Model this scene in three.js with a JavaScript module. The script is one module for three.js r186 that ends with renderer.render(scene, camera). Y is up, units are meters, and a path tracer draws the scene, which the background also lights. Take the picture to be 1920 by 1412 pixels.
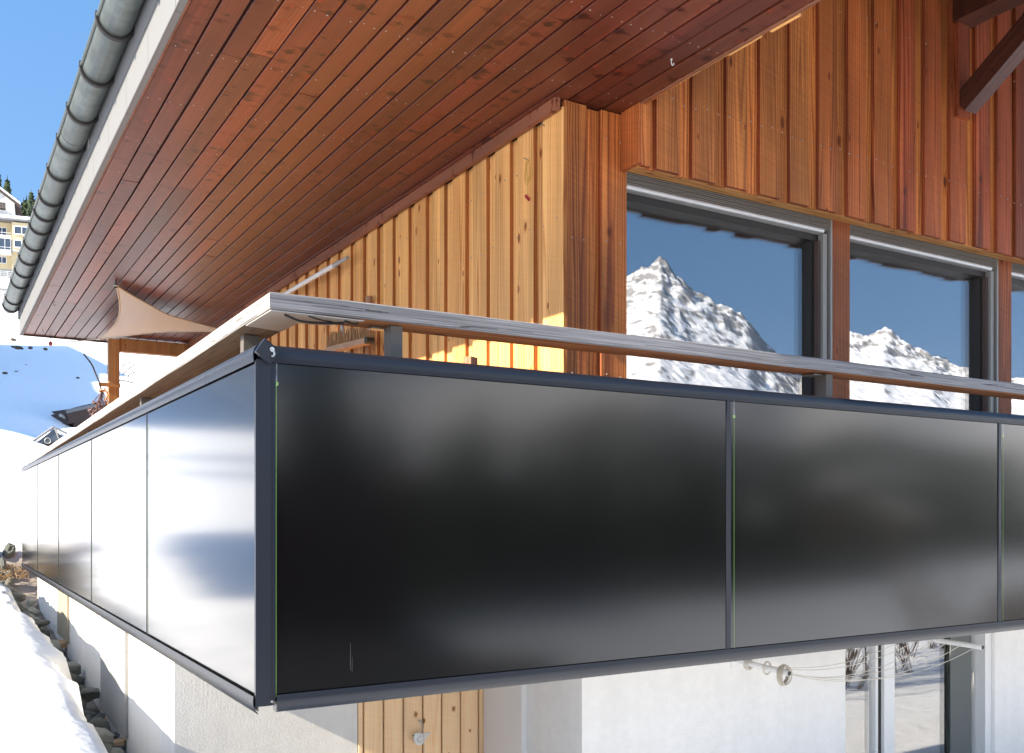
import * as THREE from 'three';
import { mergeGeometries } from 'three/addons/utils/BufferGeometryUtils.js';
import { FontLoader } from 'three/addons/loaders/FontLoader.js';
import { TextGeometry } from 'three/addons/geometries/TextGeometry.js';

// ---------------------------------------------------------------- camera, sky, sun, exposure
// y = 0 is the eye level; x runs along the front of the balcony, -z along its side, the balcony corner stands at x = z = 0
const scene = new THREE.Scene();
const camera = new THREE.PerspectiveCamera(2 * Math.atan(962 / 1782) * 180 / Math.PI, 1920 / 1924, 0.1, 14000);
camera.position.set(-0.869, 0, 2.982);
camera.lookAt(-0.869 + 0.5195, 0, 2.982 - 0.8545);
camera.setViewOffset(1920, 1924, 0, 0, 1920, 1412);       // level camera with a raised lens, so verticals stay vertical
camera.updateProjectionMatrix();
const SUN = new THREE.Vector3(-1, 0.575, 0.09).normalize();
{
  const W = 1024, H = 512, d = new Float32Array(W * H * 4);
  for (let j = 0; j < H; j++) {
    const el = ((j + 0.5) / H - 0.5) * Math.PI, s = Math.max(0, Math.sin(el));
    for (let i = 0; i < W; i++) {
      const az = ((i + 0.5) / W - 0.5) * 2 * Math.PI;
      const c = Math.cos(el) * Math.cos(az) * SUN.x + Math.sin(el) * SUN.y + Math.cos(el) * Math.sin(az) * SUN.z;
      const t = Math.pow(s, 0.55), k = 1 + 1.1 * Math.pow(Math.max(0, c), 6) + 0.18 * Math.max(0, c);
      const hz = Math.exp(-s * 7), hw = Math.exp(-s * 13);
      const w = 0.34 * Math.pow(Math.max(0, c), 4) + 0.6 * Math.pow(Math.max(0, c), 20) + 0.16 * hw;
      const o = (j * W + i) * 4;
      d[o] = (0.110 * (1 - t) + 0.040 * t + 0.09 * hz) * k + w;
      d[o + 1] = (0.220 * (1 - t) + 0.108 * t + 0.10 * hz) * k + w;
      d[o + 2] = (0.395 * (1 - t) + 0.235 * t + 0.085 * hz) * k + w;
      d[o + 3] = 1;
    }
  }
  const t = new THREE.DataTexture(d, W, H, THREE.RGBAFormat, THREE.FloatType);
  t.mapping = THREE.EquirectangularReflectionMapping; t.magFilter = THREE.LinearFilter; t.needsUpdate = true;
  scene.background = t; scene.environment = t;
}
const sun = new THREE.DirectionalLight(new THREE.Color().setRGB(1, 0.88, 0.70), 4.4);
sun.position.copy(SUN).multiplyScalar(60); sun.castShadow = true; sun.shadow.mapSize.set(4096, 4096);
Object.assign(sun.shadow.camera, { left: -40, right: 40, top: 40, bottom: -40, near: 1, far: 200 });
scene.add(sun); scene.add(sun.target);
const renderer = new THREE.WebGLRenderer({ antialias: true });
renderer.toneMapping = THREE.LinearToneMapping; renderer.toneMappingExposure = 3.0;
renderer.shadowMap.enabled = true; renderer.shadowMap.type = THREE.PCFSoftShadowMap;
renderer.setSize(1920, 1412);

// ---------------------------------------------------------------- helpers
function RNG(a) { return () => { a |= 0; a = a + 0x6D2B79F5 | 0; let t = Math.imul(a ^ a >>> 15, 1 | a); t = t + Math.imul(t ^ t >>> 7, 61 | t) ^ t; return ((t ^ t >>> 14) >>> 0) / 4294967296; }; }
const lerp = (a, b, t) => a + (b - a) * t, clamp = (x, a, b) => Math.min(b, Math.max(a, x));
const sst = (a, b, x) => { const t = clamp((x - a) / (b - a), 0, 1); return t * t * (3 - 2 * t); };
function hash(i, j, s) { let h = Math.imul(i, 374761393) + Math.imul(j, 668265263) + Math.imul(s, 982451653); h = Math.imul(h ^ h >>> 13, 1274126177); return ((h ^ h >>> 16) >>> 0) / 4294967296; }
function vn(x, y, s = 0) {
  const i = Math.floor(x), j = Math.floor(y), u = x - i, v = y - j, a = u * u * (3 - 2 * u), b = v * v * (3 - 2 * v);
  const p = hash(i, j, s), q = hash(i + 1, j, s), r = hash(i, j + 1, s), t = hash(i + 1, j + 1, s);
  return p + (q - p) * a + (r - p) * b + (p - q - r + t) * a * b;
}
function fbm(x, y, o, s = 0) { let a = 0.5, r = 0, n = 0; for (let k = 0; k < o; k++) { r += a * vn(x, y, s + k); n += a; a *= 0.5; x = x * 2.03 + 7.1; y = y * 2.01 + 3.7; } return r / n; }
const V = (x, y, z) => new THREE.Vector3(x, y, z);
const used = {};
function numbered(n) { used[n] = (used[n] ?? -1) + 1; return used[n] ? n + '_' + String(used[n]).padStart(3, '0') : n; }
function sh(o) { o.castShadow = o.receiveShadow = true; return o; }
function part(name, geo, mat, parent) { const m = sh(new THREE.Mesh(geo, mat)); m.name = name; parent.add(m); return m; }
function grp(name, parent) { const g = new THREE.Group(); g.name = name; parent.add(g); return g; }
function tag(o, label, category, group, kind) { o.userData = { label, category }; if (group) o.userData.group = group; if (kind) o.userData.kind = kind; return o; }
function thing(name, label, category, pos = [0, 0, 0], group) { const g = new THREE.Group(); g.name = numbered(name); g.position.set(...pos); scene.add(g); return tag(g, label, category, group); }
function solo(name, geo, mat, label, category, group, kind) { const m = sh(new THREE.Mesh(geo, mat)); m.name = numbered(name); scene.add(m); return tag(m, label, category, group, kind); }
function struct(name, geo, mat, label) { const m = sh(new THREE.Mesh(geo, mat)); m.name = name; scene.add(m); m.userData = { kind: 'structure', label, category: name.replace(/_/g, ' ') }; return m; }
function dup(root, label) { const r = root.clone(); r.name = numbered(root.name.replace(/_\d{3}$/, '')); r.userData = { ...root.userData }; if (label) r.userData.label = label; scene.add(r); return r; }
function basis(m, x, y, p) { const z = x.clone().cross(y); m.quaternion.setFromRotationMatrix(new THREE.Matrix4().makeBasis(x, y, z)); m.position.copy(p); return m; }
function box(x0, x1, y0, y1, z0, z1) { const g = new THREE.BoxGeometry(x1 - x0, y1 - y0, z1 - z0); g.translate((x0 + x1) / 2, (y0 + y1) / 2, (z0 + z1) / 2); return metric(g); }
function metric(g) {                                            // uv in metres by the dominant axis of each face
  const p = g.attributes.position, n = g.attributes.normal, uv = new Float32Array(p.count * 2);
  for (let i = 0; i < p.count; i++) {
    const ax = Math.abs(n.getX(i)), ay = Math.abs(n.getY(i)), az = Math.abs(n.getZ(i));
    uv[2 * i] = ax > ay && ax > az ? p.getZ(i) : p.getX(i); uv[2 * i + 1] = ay > ax && ay >= az ? p.getZ(i) : p.getY(i);
  }
  g.setAttribute('uv', new THREE.BufferAttribute(uv, 2)); return g;
}
function geoOf(pos, idx, uv) { const g = new THREE.BufferGeometry(); g.setAttribute('position', new THREE.BufferAttribute(new Float32Array(pos), 3)); if (uv) g.setAttribute('uv', new THREE.BufferAttribute(new Float32Array(uv), 2)); if (idx) g.setIndex(idx); g.computeVertexNormals(); return g; }
// a board with chamfered long edges: w across (x), l along (y), t thick (z, face at z = 0 looking to +z); uv picks one column of a wood texture
const COLS = 8, COLM = 0.2, LENM = 4.2;
function plank(w, l, t, col, v0, c = 0.003, split = false) {
  const a = w / 2, prof = [[-a, -t], [-a, -c], [-a + c, 0], [a - c, 0], [a, -c], [a, -t]], pos = [], uv = [], idx = [];
  const U = s => (col + 0.5 + clamp(s / COLM, -0.49, 0.49)) / COLS;
  const us = [-a - t + c, -a, -a + c, a - c, a, a + t - c];
  const quad = (p, q) => { const n = pos.length / 3; pos.push(...p.flat()); uv.push(...q.flat()); idx.push(n, n + 1, n + 2, n, n + 2, n + 3); };
  for (const i of [1, 2, 3, 0, 4]) {
    const [x, z] = prof[i], [X, Z] = prof[i + 1];
    quad([[x, 0, z], [X, 0, Z], [X, l, Z], [x, l, z]], [[U(us[i]), v0 / LENM], [U(us[i + 1]), v0 / LENM], [U(us[i + 1]), (v0 + l) / LENM], [U(us[i]), (v0 + l) / LENM]]);
  }
  quad([[a, 0, -t], [-a, 0, -t], [-a, l, -t], [a, l, -t]], [[U(a), v0 / LENM], [U(-a), v0 / LENM], [U(-a), (v0 + l) / LENM], [U(a), (v0 + l) / LENM]]);
  for (const y of [0, l]) {
    const n = pos.length / 3, e = (y ? v0 + l : v0) / LENM;
    for (const [x, z] of prof) { pos.push(x, y, z); uv.push(U(x), e + z / LENM); }
    for (let i = 1; i < 5; i++) y ? idx.push(n, n + i, n + i + 1) : idx.push(n, n + i + 1, n + i);
  }
  const h = geoOf(pos, idx, uv).toNonIndexed(); h.computeVertexNormals();
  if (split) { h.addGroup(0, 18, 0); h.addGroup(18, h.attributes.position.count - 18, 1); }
  return h;
}
function tube(pts, r, seg = 24, rad = 8, closed = false) { return new THREE.TubeGeometry(new THREE.CatmullRomCurve3(pts.map(p => p.isVector3 ? p : V(...p)), closed), seg, r, rad, closed); }
function bar(a, b, r, rad = 10, r2 = r) { const A = V(...a), B = V(...b), d = B.clone().sub(A), g = new THREE.CylinderGeometry(r2, r, d.length(), rad); g.applyQuaternion(new THREE.Quaternion().setFromUnitVectors(V(0, 1, 0), d.clone().normalize())); g.translate(...A.add(B).multiplyScalar(0.5).toArray()); return g; }
const merge = a => mergeGeometries(a.map(g => { const h = g.index ? g.toNonIndexed() : g; if (!h.attributes.uv) h.setAttribute('uv', new THREE.BufferAttribute(new Float32Array(h.attributes.position.count * 2), 2)); for (const k of Object.keys(h.attributes)) if (!['position', 'normal', 'uv'].includes(k)) h.deleteAttribute(k); return h; }));

// ---------------------------------------------------------------- textures
function tex(w, h, f, srgb = true, wrap = THREE.MirroredRepeatWrapping) {
  const d = new Uint8Array(w * h * 4);
  for (let j = 0; j < h; j++) for (let i = 0; i < w; i++) { const c = f(i, j), o = (j * w + i) * 4; d[o] = clamp(c[0], 0, 255); d[o + 1] = clamp(c[1], 0, 255); d[o + 2] = clamp(c[2], 0, 255); d[o + 3] = 255; }
  const t = new THREE.DataTexture(d, w, h); t.wrapS = t.wrapT = wrap; t.magFilter = THREE.LinearFilter; t.minFilter = THREE.LinearMipmapLinearFilter; t.generateMipmaps = true; if (srgb) t.colorSpace = THREE.SRGBColorSpace; t.needsUpdate = true; return t;
}
// eight boards side by side: growth rings cut through a log, knots that bend them, fibres, saw marks
function wood(o) {
  const W = 1024, H = 2048, cw = W / COLS, R = RNG(o.seed), C = [];
  for (let c = 0; c < COLS; c++) {
    const kn = []; const n = Math.round(o.knots * (0.5 + R()));
    for (let k = 0; k < n; k++) kn.push({ u: (R() - 0.5) * 0.17, v: R() * LENM, r: o.kr * (0.45 + R() * 0.9), e: 0.5 + R() * 0.9, dk: R() });
    C.push({ cx: (R() - 0.5) * 0.14, d: 0.012 + R() * 0.06, kn, tone: (R() - 0.5) * 2, s: Math.floor(R() * 1e5), slant: (R() - 0.5) * 0.03 });
  }
  const out = [0, 0, 0];
  return tex(W, H, (i, j) => {
    const c = Math.floor(i / cw), q = C[c], u = ((i % cw) + 0.5) / cw * COLM - COLM / 2, v = (j + 0.5) / H * LENM;
    let du = (vn(v * 0.9, c * 9, q.s) - 0.5) * 0.03 + (vn(v * 4, u * 30, q.s + 1) - 0.5) * 0.005 + q.slant * v * 0.3, kd = 0, kdark = 0, halo = 0, warm = 0;
    for (const k of q.kn) {
      const dv = (v - k.v) / o.kv, dd = Math.hypot(u - k.u, dv * 0.8) / k.r;
      if (dd > 7) continue;
      du += (u < k.u ? -1 : 1) * k.r * 0.9 * Math.exp(-dd * dd * 0.22);
      const e = 1 - sst(0.75, 1.15, dd + 0.35 * (vn(u * 200, v * 200, q.s) - 0.5)); if (e > kd) { kd = e; kdark = k.dk; }
      halo = Math.max(halo, Math.exp(-Math.pow(Math.max(0, dd - 1), 2) * 4) * k.dk);
      if (o.spike) { const sp = Math.exp(-Math.pow(dv * 0.8 / (k.r * 0.62 * (1.2 - Math.min(1, Math.abs(u - k.u) / (k.r * 4)))), 4)) * (1 - sst(2.4 * k.e, 6.0 * k.e, Math.abs(u - k.u) / k.r)); halo = Math.max(halo, sp * o.spike * (0.35 + 0.65 * k.dk)); warm = Math.max(warm, sp * (1 - k.dk)); }
    }
    const x = u - q.cx + du, dep = q.d * (1 + 0.8 * (vn(v * 0.45, 3, q.s + 5) - 0.3));
    const rad = Math.sqrt(x * x + dep * dep), f = rad / o.ring + 1.5 * vn(u * 40, v * 0.8, q.s + 2);
    const fr = f - Math.floor(f), ring = fr < 0.72 ? Math.pow(fr / 0.72, 3.0) : 1 - (fr - 0.72) / 0.28;
    const fib = vn(u * 1100, v * 9, q.s + 7) - 0.5, fib2 = vn(u * 260, v * 2.2, q.s + 8) - 0.5, blot = fbm(u * 9, v * 1.1, 3, q.s + 9) - 0.5;
    const saw = o.saw ? (vn(v * 210 + u * 55, 5 + u * 4, q.s + 11) - 0.5) * o.saw : 0;
    const mixr = clamp(ring * o.ringc * (0.55 + 0.9 * vn(u * 18, v * 0.7, q.s + 12)), 0, 1);
    for (let k = 0; k < 3; k++) {
      let z = lerp(o.light[k], o.dark[k], mixr);
      z *= 1 + q.tone * o.tone + fib * o.fib + fib2 * o.fib * 0.8 + blot * o.blot + saw;
      if (halo) z = lerp(z, o.halo[k], clamp(halo, 0, 1) * (o.spike ? 0.92 : 0.75));
      if (warm) z = lerp(z, [150, 66, 32][k], warm * 0.45);
      if (kd) z = lerp(z, lerp(o.knotA[k], o.knotB[k], kdark) * (1 + 0.5 * (vn(u * 300, v * 300, 9) - 0.5)), kd * 0.9);
      out[k] = z;
    }
    if (o.crack) { const cr = vn(u * 55, v * 0.55, q.s + 20), w2 = Math.abs(cr - 0.5); if (w2 < 0.010) for (let k = 0; k < 3; k++) out[k] *= 0.6; }
    return out;
  });
}
const T = {
  larch: wood({ seed: 11, knots: 7, kr: 0.011, kv: 1.7, ring: 0.0105, ringc: 0.8, light: [224, 184, 132], dark: [184, 128, 76], halo: [190, 128, 72], knotA: [172, 112, 62], knotB: [112, 64, 34], tone: 0.06, fib: 0.07, blot: 0.26, saw: 0.025 }),
  sawn: wood({ seed: 23, knots: 5, kr: 0.011, kv: 1.8, ring: 0.0125, ringc: 1.0, light: [178, 124, 84], dark: [118, 66, 42], halo: [128, 72, 42], knotA: [120, 66, 38], knotB: [80, 40, 24], tone: 0.09, fib: 0.10, blot: 0.48, saw: 0.09 }),
  soffit: wood({ seed: 37, knots: 46, kr: 0.012, kv: 1.0, ring: 0.012, ringc: 0.45, light: [120, 80, 64], dark: [84, 50, 41], halo: [62, 18, 8], knotA: [150, 72, 40], knotB: [46, 18, 14], tone: 0.12, fib: 0.10, blot: 0.5, saw: 0.04, spike: 1.0 }),
  grey: wood({ seed: 41, knots: 1, kr: 0.006, kv: 1.6, ring: 0.007, ringc: 0.5, light: [184, 183, 183], dark: [146, 146, 150], halo: [140, 138, 136], knotA: [110, 104, 100], knotB: [80, 76, 74], tone: 0.02, fib: 0.30, blot: 0.3, crack: 1 }),
  pine: wood({ seed: 53, knots: 15, kr: 0.0105, kv: 1.2, ring: 0.011, ringc: 0.35, light: [222, 196, 164], dark: [200, 164, 124], halo: [200, 158, 116], knotA: [150, 104, 66], knotB: [104, 68, 44], tone: 0.03, fib: 0.05, blot: 0.12, saw: 0.03 }),
};
const nz = (s, o, seed) => tex(512, 512, (i, j) => { const g = 255 * fbm(i / 512 * s, j / 512 * s, o, seed); return [g, g, g]; }, false);
T.stucco = tex(1024, 1024, (i, j) => { const x = i / 1024, y = j / 1024, a = fbm(x * 110, y * 110, 3, 3), b = vn(x * 42, y * 42, 8); const g = 255 * (0.75 * Math.pow(a, 1.2) + 0.35 * b * a); return [g, g, g]; }, false);
T.snow = nz(26, 5, 61);
T.stain = tex(512, 512, (i, j) => { const x = i / 512, y = j / 512, a = fbm(x * 9, y * 4, 4, 131) - 0.5, b = fbm(x * 40, y * 3, 3, 141) - 0.5, c = fbm(x * 60, y * 60, 2, 151) - 0.5; const g = 249 + 12 * a + 6 * b + 7 * c; return [g, g, g - 1]; }); T.fine = nz(90, 3, 71);
T.zinc = tex(512, 512, (i, j) => { const a = fbm(i / 512 * 9, j / 512 * 9, 5, 81), b = vn(i / 512 * 60, j / 512 * 6, 5); const g = 200 + 70 * (a - 0.5) + 16 * (b - 0.5); return [g * 0.97, g, g * 0.985]; });
T.cell = tex(1024, 1024, (i, j) => {                             // one square metre of module: cells with fine busbars under the glass
  const x = i / 1024, y = j / 1024, cx = (x * 6) % 1, cy = (y * 6) % 1, gap = Math.min(cy, 1 - cy) < 0.006 ? 1 : 0, bb = Math.abs((cx * 12) % 1 - 0.5) < 0.06 ? 1 : 0;
  const n = 6 * (vn(i * 0.6, j * 0.02, 5) - 0.5); const g = 20 + n * 0.7 + bb * 4 + gap * 7; return [g, g, g + 1];
});
T.orange = tex(512, 512, (i, j) => { const g = 255 * (0.6 * fbm(i / 512 * 70, j / 512 * 70, 2, 91) + 0.4 * fbm(i / 512 * 18, j / 512 * 18, 2, 93)); return [g, g, g]; }, false);
function rep(t, m) { const c = t.clone(); c.repeat.set(1 / m, 1 / m); c.needsUpdate = true; return c; }
function wm(map, color, rough = 0.75, bump = 0.0012) { return new THREE.MeshStandardMaterial({ map, color: new THREE.Color().setRGB(...color), roughness: rough, bumpMap: map, bumpScale: bump }); }
function pm(r, g, b, rough = 0.8, metal = 0, extra = {}) { return new THREE.MeshStandardMaterial({ color: new THREE.Color().setRGB(r, g, b), roughness: rough, metalness: metal, ...extra }); }

const gl = (r, g, b) => new THREE.MeshPhysicalMaterial({ color: new THREE.Color().setRGB(r, g, b), roughness: 0.2, ior: 1.5, clearcoat: 1, clearcoatRoughness: 0.11 });
const M = {
  larch: [[1.159, 0.992, 0.731], [1.22, 1.042, 0.731], [1.025, 0.818, 0.554], [1.244, 1.091, 0.832], [1.098, 0.905, 0.655]].map(c => wm(T.larch, c, 0.7)),
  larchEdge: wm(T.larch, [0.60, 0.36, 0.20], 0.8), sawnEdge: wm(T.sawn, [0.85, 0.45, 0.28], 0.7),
  gold: [[1.344, 0.998, 0.53], [1.44, 1.09, 0.571], [1.224, 0.893, 0.459]].map(c => wm(T.sawn, c, 0.65)),
  red: [[1.14, 0.742, 0.403], [1.072, 0.668, 0.374], [0.958, 0.551, 0.346], [0.866, 0.445, 0.317]].map(c => wm(T.sawn, c, 0.6)),
  soffit: [[0.597, 0.334, 0.281], [0.682, 0.397, 0.298], [0.48, 0.262, 0.241], [0.64, 0.307, 0.249], [0.554, 0.343, 0.273], [0.959, 0.541, 0.338]].map(c => wm(T.soffit, c, 0.42, 0.0006)),
  beam: wm(T.soffit, [0.42, 0.32, 0.30], 0.5), trim: wm(T.soffit, [1.3, 1.15, 0.95], 0.6),
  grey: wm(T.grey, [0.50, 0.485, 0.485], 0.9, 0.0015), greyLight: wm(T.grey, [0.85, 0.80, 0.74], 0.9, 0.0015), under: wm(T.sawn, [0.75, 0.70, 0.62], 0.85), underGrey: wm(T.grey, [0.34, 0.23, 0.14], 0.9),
  pine: [[1.38, 1.277, 1.124], [1.311, 1.187, 1.018], [1.438, 1.344, 1.187]].map(c => wm(T.pine, c, 0.7, 0.0006)),
  stucco: new THREE.MeshStandardMaterial({ color: new THREE.Color().setRGB(0.90, 0.88, 0.85), map: rep(T.stain, 2.2), roughness: 0.95, bumpMap: rep(T.stucco, 0.45), bumpScale: 0.0014 }),
  board: new THREE.MeshStandardMaterial({ color: new THREE.Color().setRGB(0.34, 0.34, 0.335), roughness: 0.9, bumpMap: rep(T.fine, 0.5), bumpScale: 0.002 }),
  snow: new THREE.MeshStandardMaterial({ color: new THREE.Color().setRGB(0.86, 0.875, 0.90), roughness: 0.85, bumpMap: rep(T.snow, 3), bumpScale: 0.014, vertexColors: true }),
  roofSnow: pm(0.86, 0.875, 0.9, 0.9),
  pv: new THREE.MeshPhysicalMaterial({ map: T.cell, color: new THREE.Color().setRGB(0.3, 0.3, 0.32), roughness: 0.15, ior: 1.38, clearcoat: 1, clearcoatRoughness: 0.125, bumpMap: rep(T.orange, 0.35), bumpScale: 0.00003 }),
  dark: pm(0.013, 0.016, 0.024, 0.33), darkMatt: pm(0.02, 0.022, 0.026, 0.6),
  chan: pm(0.25, 0.25, 0.25, 0.35, 0.8),
  post: pm(0.115, 0.10, 0.085, 0.5), zinc: new THREE.MeshStandardMaterial({ map: rep(T.zinc, 0.6), color: 0x8c908f, roughness: 0.45, metalness: 0.6 }),
  strap: pm(0.035, 0.030, 0.028, 0.6, 0.3), fascia: new THREE.MeshStandardMaterial({ color: new THREE.Color().setRGB(0.145, 0.148, 0.152), roughness: 0.85, bumpMap: rep(T.fine, 0.4), bumpScale: 0.001 }),
  alu: pm(0.33, 0.315, 0.29, 0.4, 0.3), aluLight: pm(0.62, 0.63, 0.64, 0.32, 0.3), frame: pm(0.022, 0.019, 0.017, 0.5), frameBrown: pm(0.09, 0.06, 0.05, 0.5), white: pm(0.78, 0.78, 0.77, 0.5),
  glass: new THREE.MeshPhysicalMaterial({ color: 0xffffff, transmission: 1, thickness: 0, roughness: 0, ior: 2.33 }),
  glassThin: new THREE.MeshPhysicalMaterial({ color: 0xffffff, transmission: 1, thickness: 0, roughness: 0, ior: 1.9 }),
  nail: pm(0.40, 0.39, 0.38, 0.4, 0.3), steel: pm(0.6, 0.6, 0.6, 0.3, 0.9), black: pm(0.015, 0.015, 0.015, 0.6), room: pm(0.10, 0.08, 0.06, 0.9), roomWall: pm(0.16, 0.14, 0.12, 0.9),
  green: gl(0.15, 0.30, 0.05), print: gl(0.36, 0.38, 0.42), greenPale: gl(0.42, 0.62, 0.2),
  sail: new THREE.MeshPhysicalMaterial({ color: new THREE.Color().setRGB(0.60, 0.57, 0.52), roughness: 1, transmission: 0.3, thickness: 0, side: THREE.DoubleSide, bumpMap: rep(T.fine, 0.3), bumpScale: 0.002 }),
  rope: pm(0.5, 0.45, 0.36, 0.9), rust: pm(0.28, 0.10, 0.05, 0.8), rope2: pm(0.62, 0.58, 0.5, 0.9),
  stone: [[0.28, 0.30, 0.27], [0.36, 0.38, 0.35], [0.23, 0.26, 0.23], [0.42, 0.43, 0.39], [0.32, 0.31, 0.26]].map(c => new THREE.MeshStandardMaterial({ color: new THREE.Color().setRGB(...c), roughness: 0.9, bumpMap: rep(T.snow, 0.5), bumpScale: 0.02 })),
  earth: pm(0.12, 0.085, 0.055, 1), chip: pm(0.42, 0.25, 0.13, 0.85), wedge: pm(0.5, 0.33, 0.18, 0.8),
  needle: [pm(0.030, 0.050, 0.022, 0.9), pm(0.042, 0.058, 0.02, 0.9), pm(0.024, 0.042, 0.022, 0.9)], bark: pm(0.08, 0.055, 0.04, 1),
  cream: pm(0.62, 0.50, 0.30, 0.9), creamDark: pm(0.55, 0.43, 0.25, 0.9), plaster: pm(0.74, 0.73, 0.71, 0.9), brownWood: pm(0.07, 0.045, 0.035, 0.8), concrete: new THREE.MeshStandardMaterial({ color: new THREE.Color().setRGB(0.42, 0.41, 0.39), roughness: 0.95, bumpMap: rep(T.fine, 8), bumpScale: 0.1 }),
  slate: pm(0.20, 0.20, 0.21, 0.7), pane: pm(0.06, 0.08, 0.11, 0.05, 0, { }), curtain: new THREE.MeshPhysicalMaterial({ color: new THREE.Color().setRGB(0.42, 0.50, 0.44), roughness: 0.95, transmission: 0.3, thickness: 0, side: THREE.DoubleSide }),
};

// ---------------------------------------------------------------- ground
const wallBase = u => u < 9.44 ? -1.85 + 0.1145 * u : -0.77 + 0.195 * (u - 9.44);
const trenchBase = u => lerp(-1.80 + 0.0735 * u, wallBase(u) + 0.1, sst(9.0, 10.4, u));
function groundY(x, z) {
  const u = -z; let y;
  if (u > -1) {
    y = u < 0 ? -1.85 : wallBase(u);
    if (u > 184) { const t = sst(184, 186, u); y = lerp(y, wallBase(184) + 7.3 + 0.30 * Math.max(0, u - 215), t); }
    y += Math.max(0.16, 0.85 - 0.057 * Math.max(u, 0)) * sst(-1, 0.9, u);
  } else y = -1.85;
  if (u < 0.9) { const f = sst(-3.2, 0.9, u); if (u <= -1) y = -1.85; y = lerp(-1.78, y, f); }
  if (u < -12) y -= 0.11 * (-12 - u) * (u < -220 ? 208 / (-12 - u) : 1);
  if (x > 0.2 && u < 2.2) y = lerp(y, -1.95 + (u < -12 ? -0.11 * Math.min(208, -12 - u) : 0), sst(0.1, 0.9, x));
  // a hollow where the neighbours' cabins stand
  y -= 2.2 * Math.exp(-Math.pow((x - 5.5) / 3.2, 2) - Math.pow((u - 26) / 6, 2));
  const far = sst(6, 60, Math.hypot(x, z));
  y += (fbm(x * 0.9 + 50, z * 0.9, 3, 5) - 0.5) * 0.10 + (fbm(x * 0.09 + 9, z * 0.09, 3, 15) - 0.5) * 1.3 * far + (fbm(x * 3.5, z * 3.5, 2, 25) - 0.5) * 0.03;
  if (x > 3.5 && z > -0.8 && z < 5) y += 0.11 * (fbm(x * 0.8, z * 2.2, 2, 61) - 0.5) * sst(3.5, 4.5, x);
  // drainage trench along the side wall
  const edge = -0.17 - 0.22 * sst(4.5, 8.5, u) + (fbm(z * 1.3, 3, 3, 44) - 0.5) * 0.26 + (vn(z * 6, 1, 45) - 0.5) * 0.06 + (vn(z * 17, 2, 46) - 0.5) * 0.02;
  const wide = u > 8.6 ? -0.45 * sst(8.6, 9.8, u) : 0;
  const tr = (1 - sst(edge - 0.08 + wide, edge + 0.04 + wide * 0.7, x) ) ;
  const inT = sst(0.2, 1.0, u) * (1 - sst(10.0, 10.6, u));
  y -= 0.15 * sst(-0.42, -0.05, x) * inT;
  if (x < 1.2) y = lerp(y, lerp(trenchBase(u) + 0.02, y, tr), inT);
  return [y, 1 - tr, inT];
}
{
  const xs = [], zs = [];
  const grow = (list, a, step, end, dir) => { let p = a, s = step; while (dir * (end - p) > 0) { p += dir * s; s *= 1.14; list.push(p); } };
  for (let x = -2.6; x <= 1.0001; x += 0.05) xs.push(x); grow(xs, 1.0, 0.06, 4200, 1); { const l = []; grow(l, -2.6, 0.06, -4200, -1); xs.unshift(...l.reverse()); }
  for (let z = -12; z <= 1.4; z += 0.055) zs.push(z); grow(zs, 1.4, 0.07, 5200, 1); { const l = []; grow(l, -12, 0.07, -1400, -1); zs.unshift(...l.reverse()); }
  const pos = [], uv = [], idx = [], col = [], n = xs.length;
  for (const z of zs) for (const x of xs) {
    const [y, t, i] = groundY(x, z); pos.push(x, y, z); uv.push(x, z);
    const e = t * i, d = 0.5 + 0.6 * fbm(x * 7, z * 7, 3, 77);
    col.push(lerp(1, 0.34 * d, e), lerp(1, 0.29 * d, e), lerp(1, 0.24 * d, e));
  }
  for (let j = 0; j < zs.length - 1; j++) for (let i = 0; i < n - 1; i++) { const a = j * n + i; idx.push(a, a + n, a + 1, a + 1, a + n, a + n + 1); }
  const g = geoOf(pos, idx, uv); g.setAttribute('color', new THREE.BufferAttribute(new Float32Array(col), 3));
  struct('ground', g, M.snow, 'deep white snow covering the ground and the slope behind the house');
}
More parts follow.
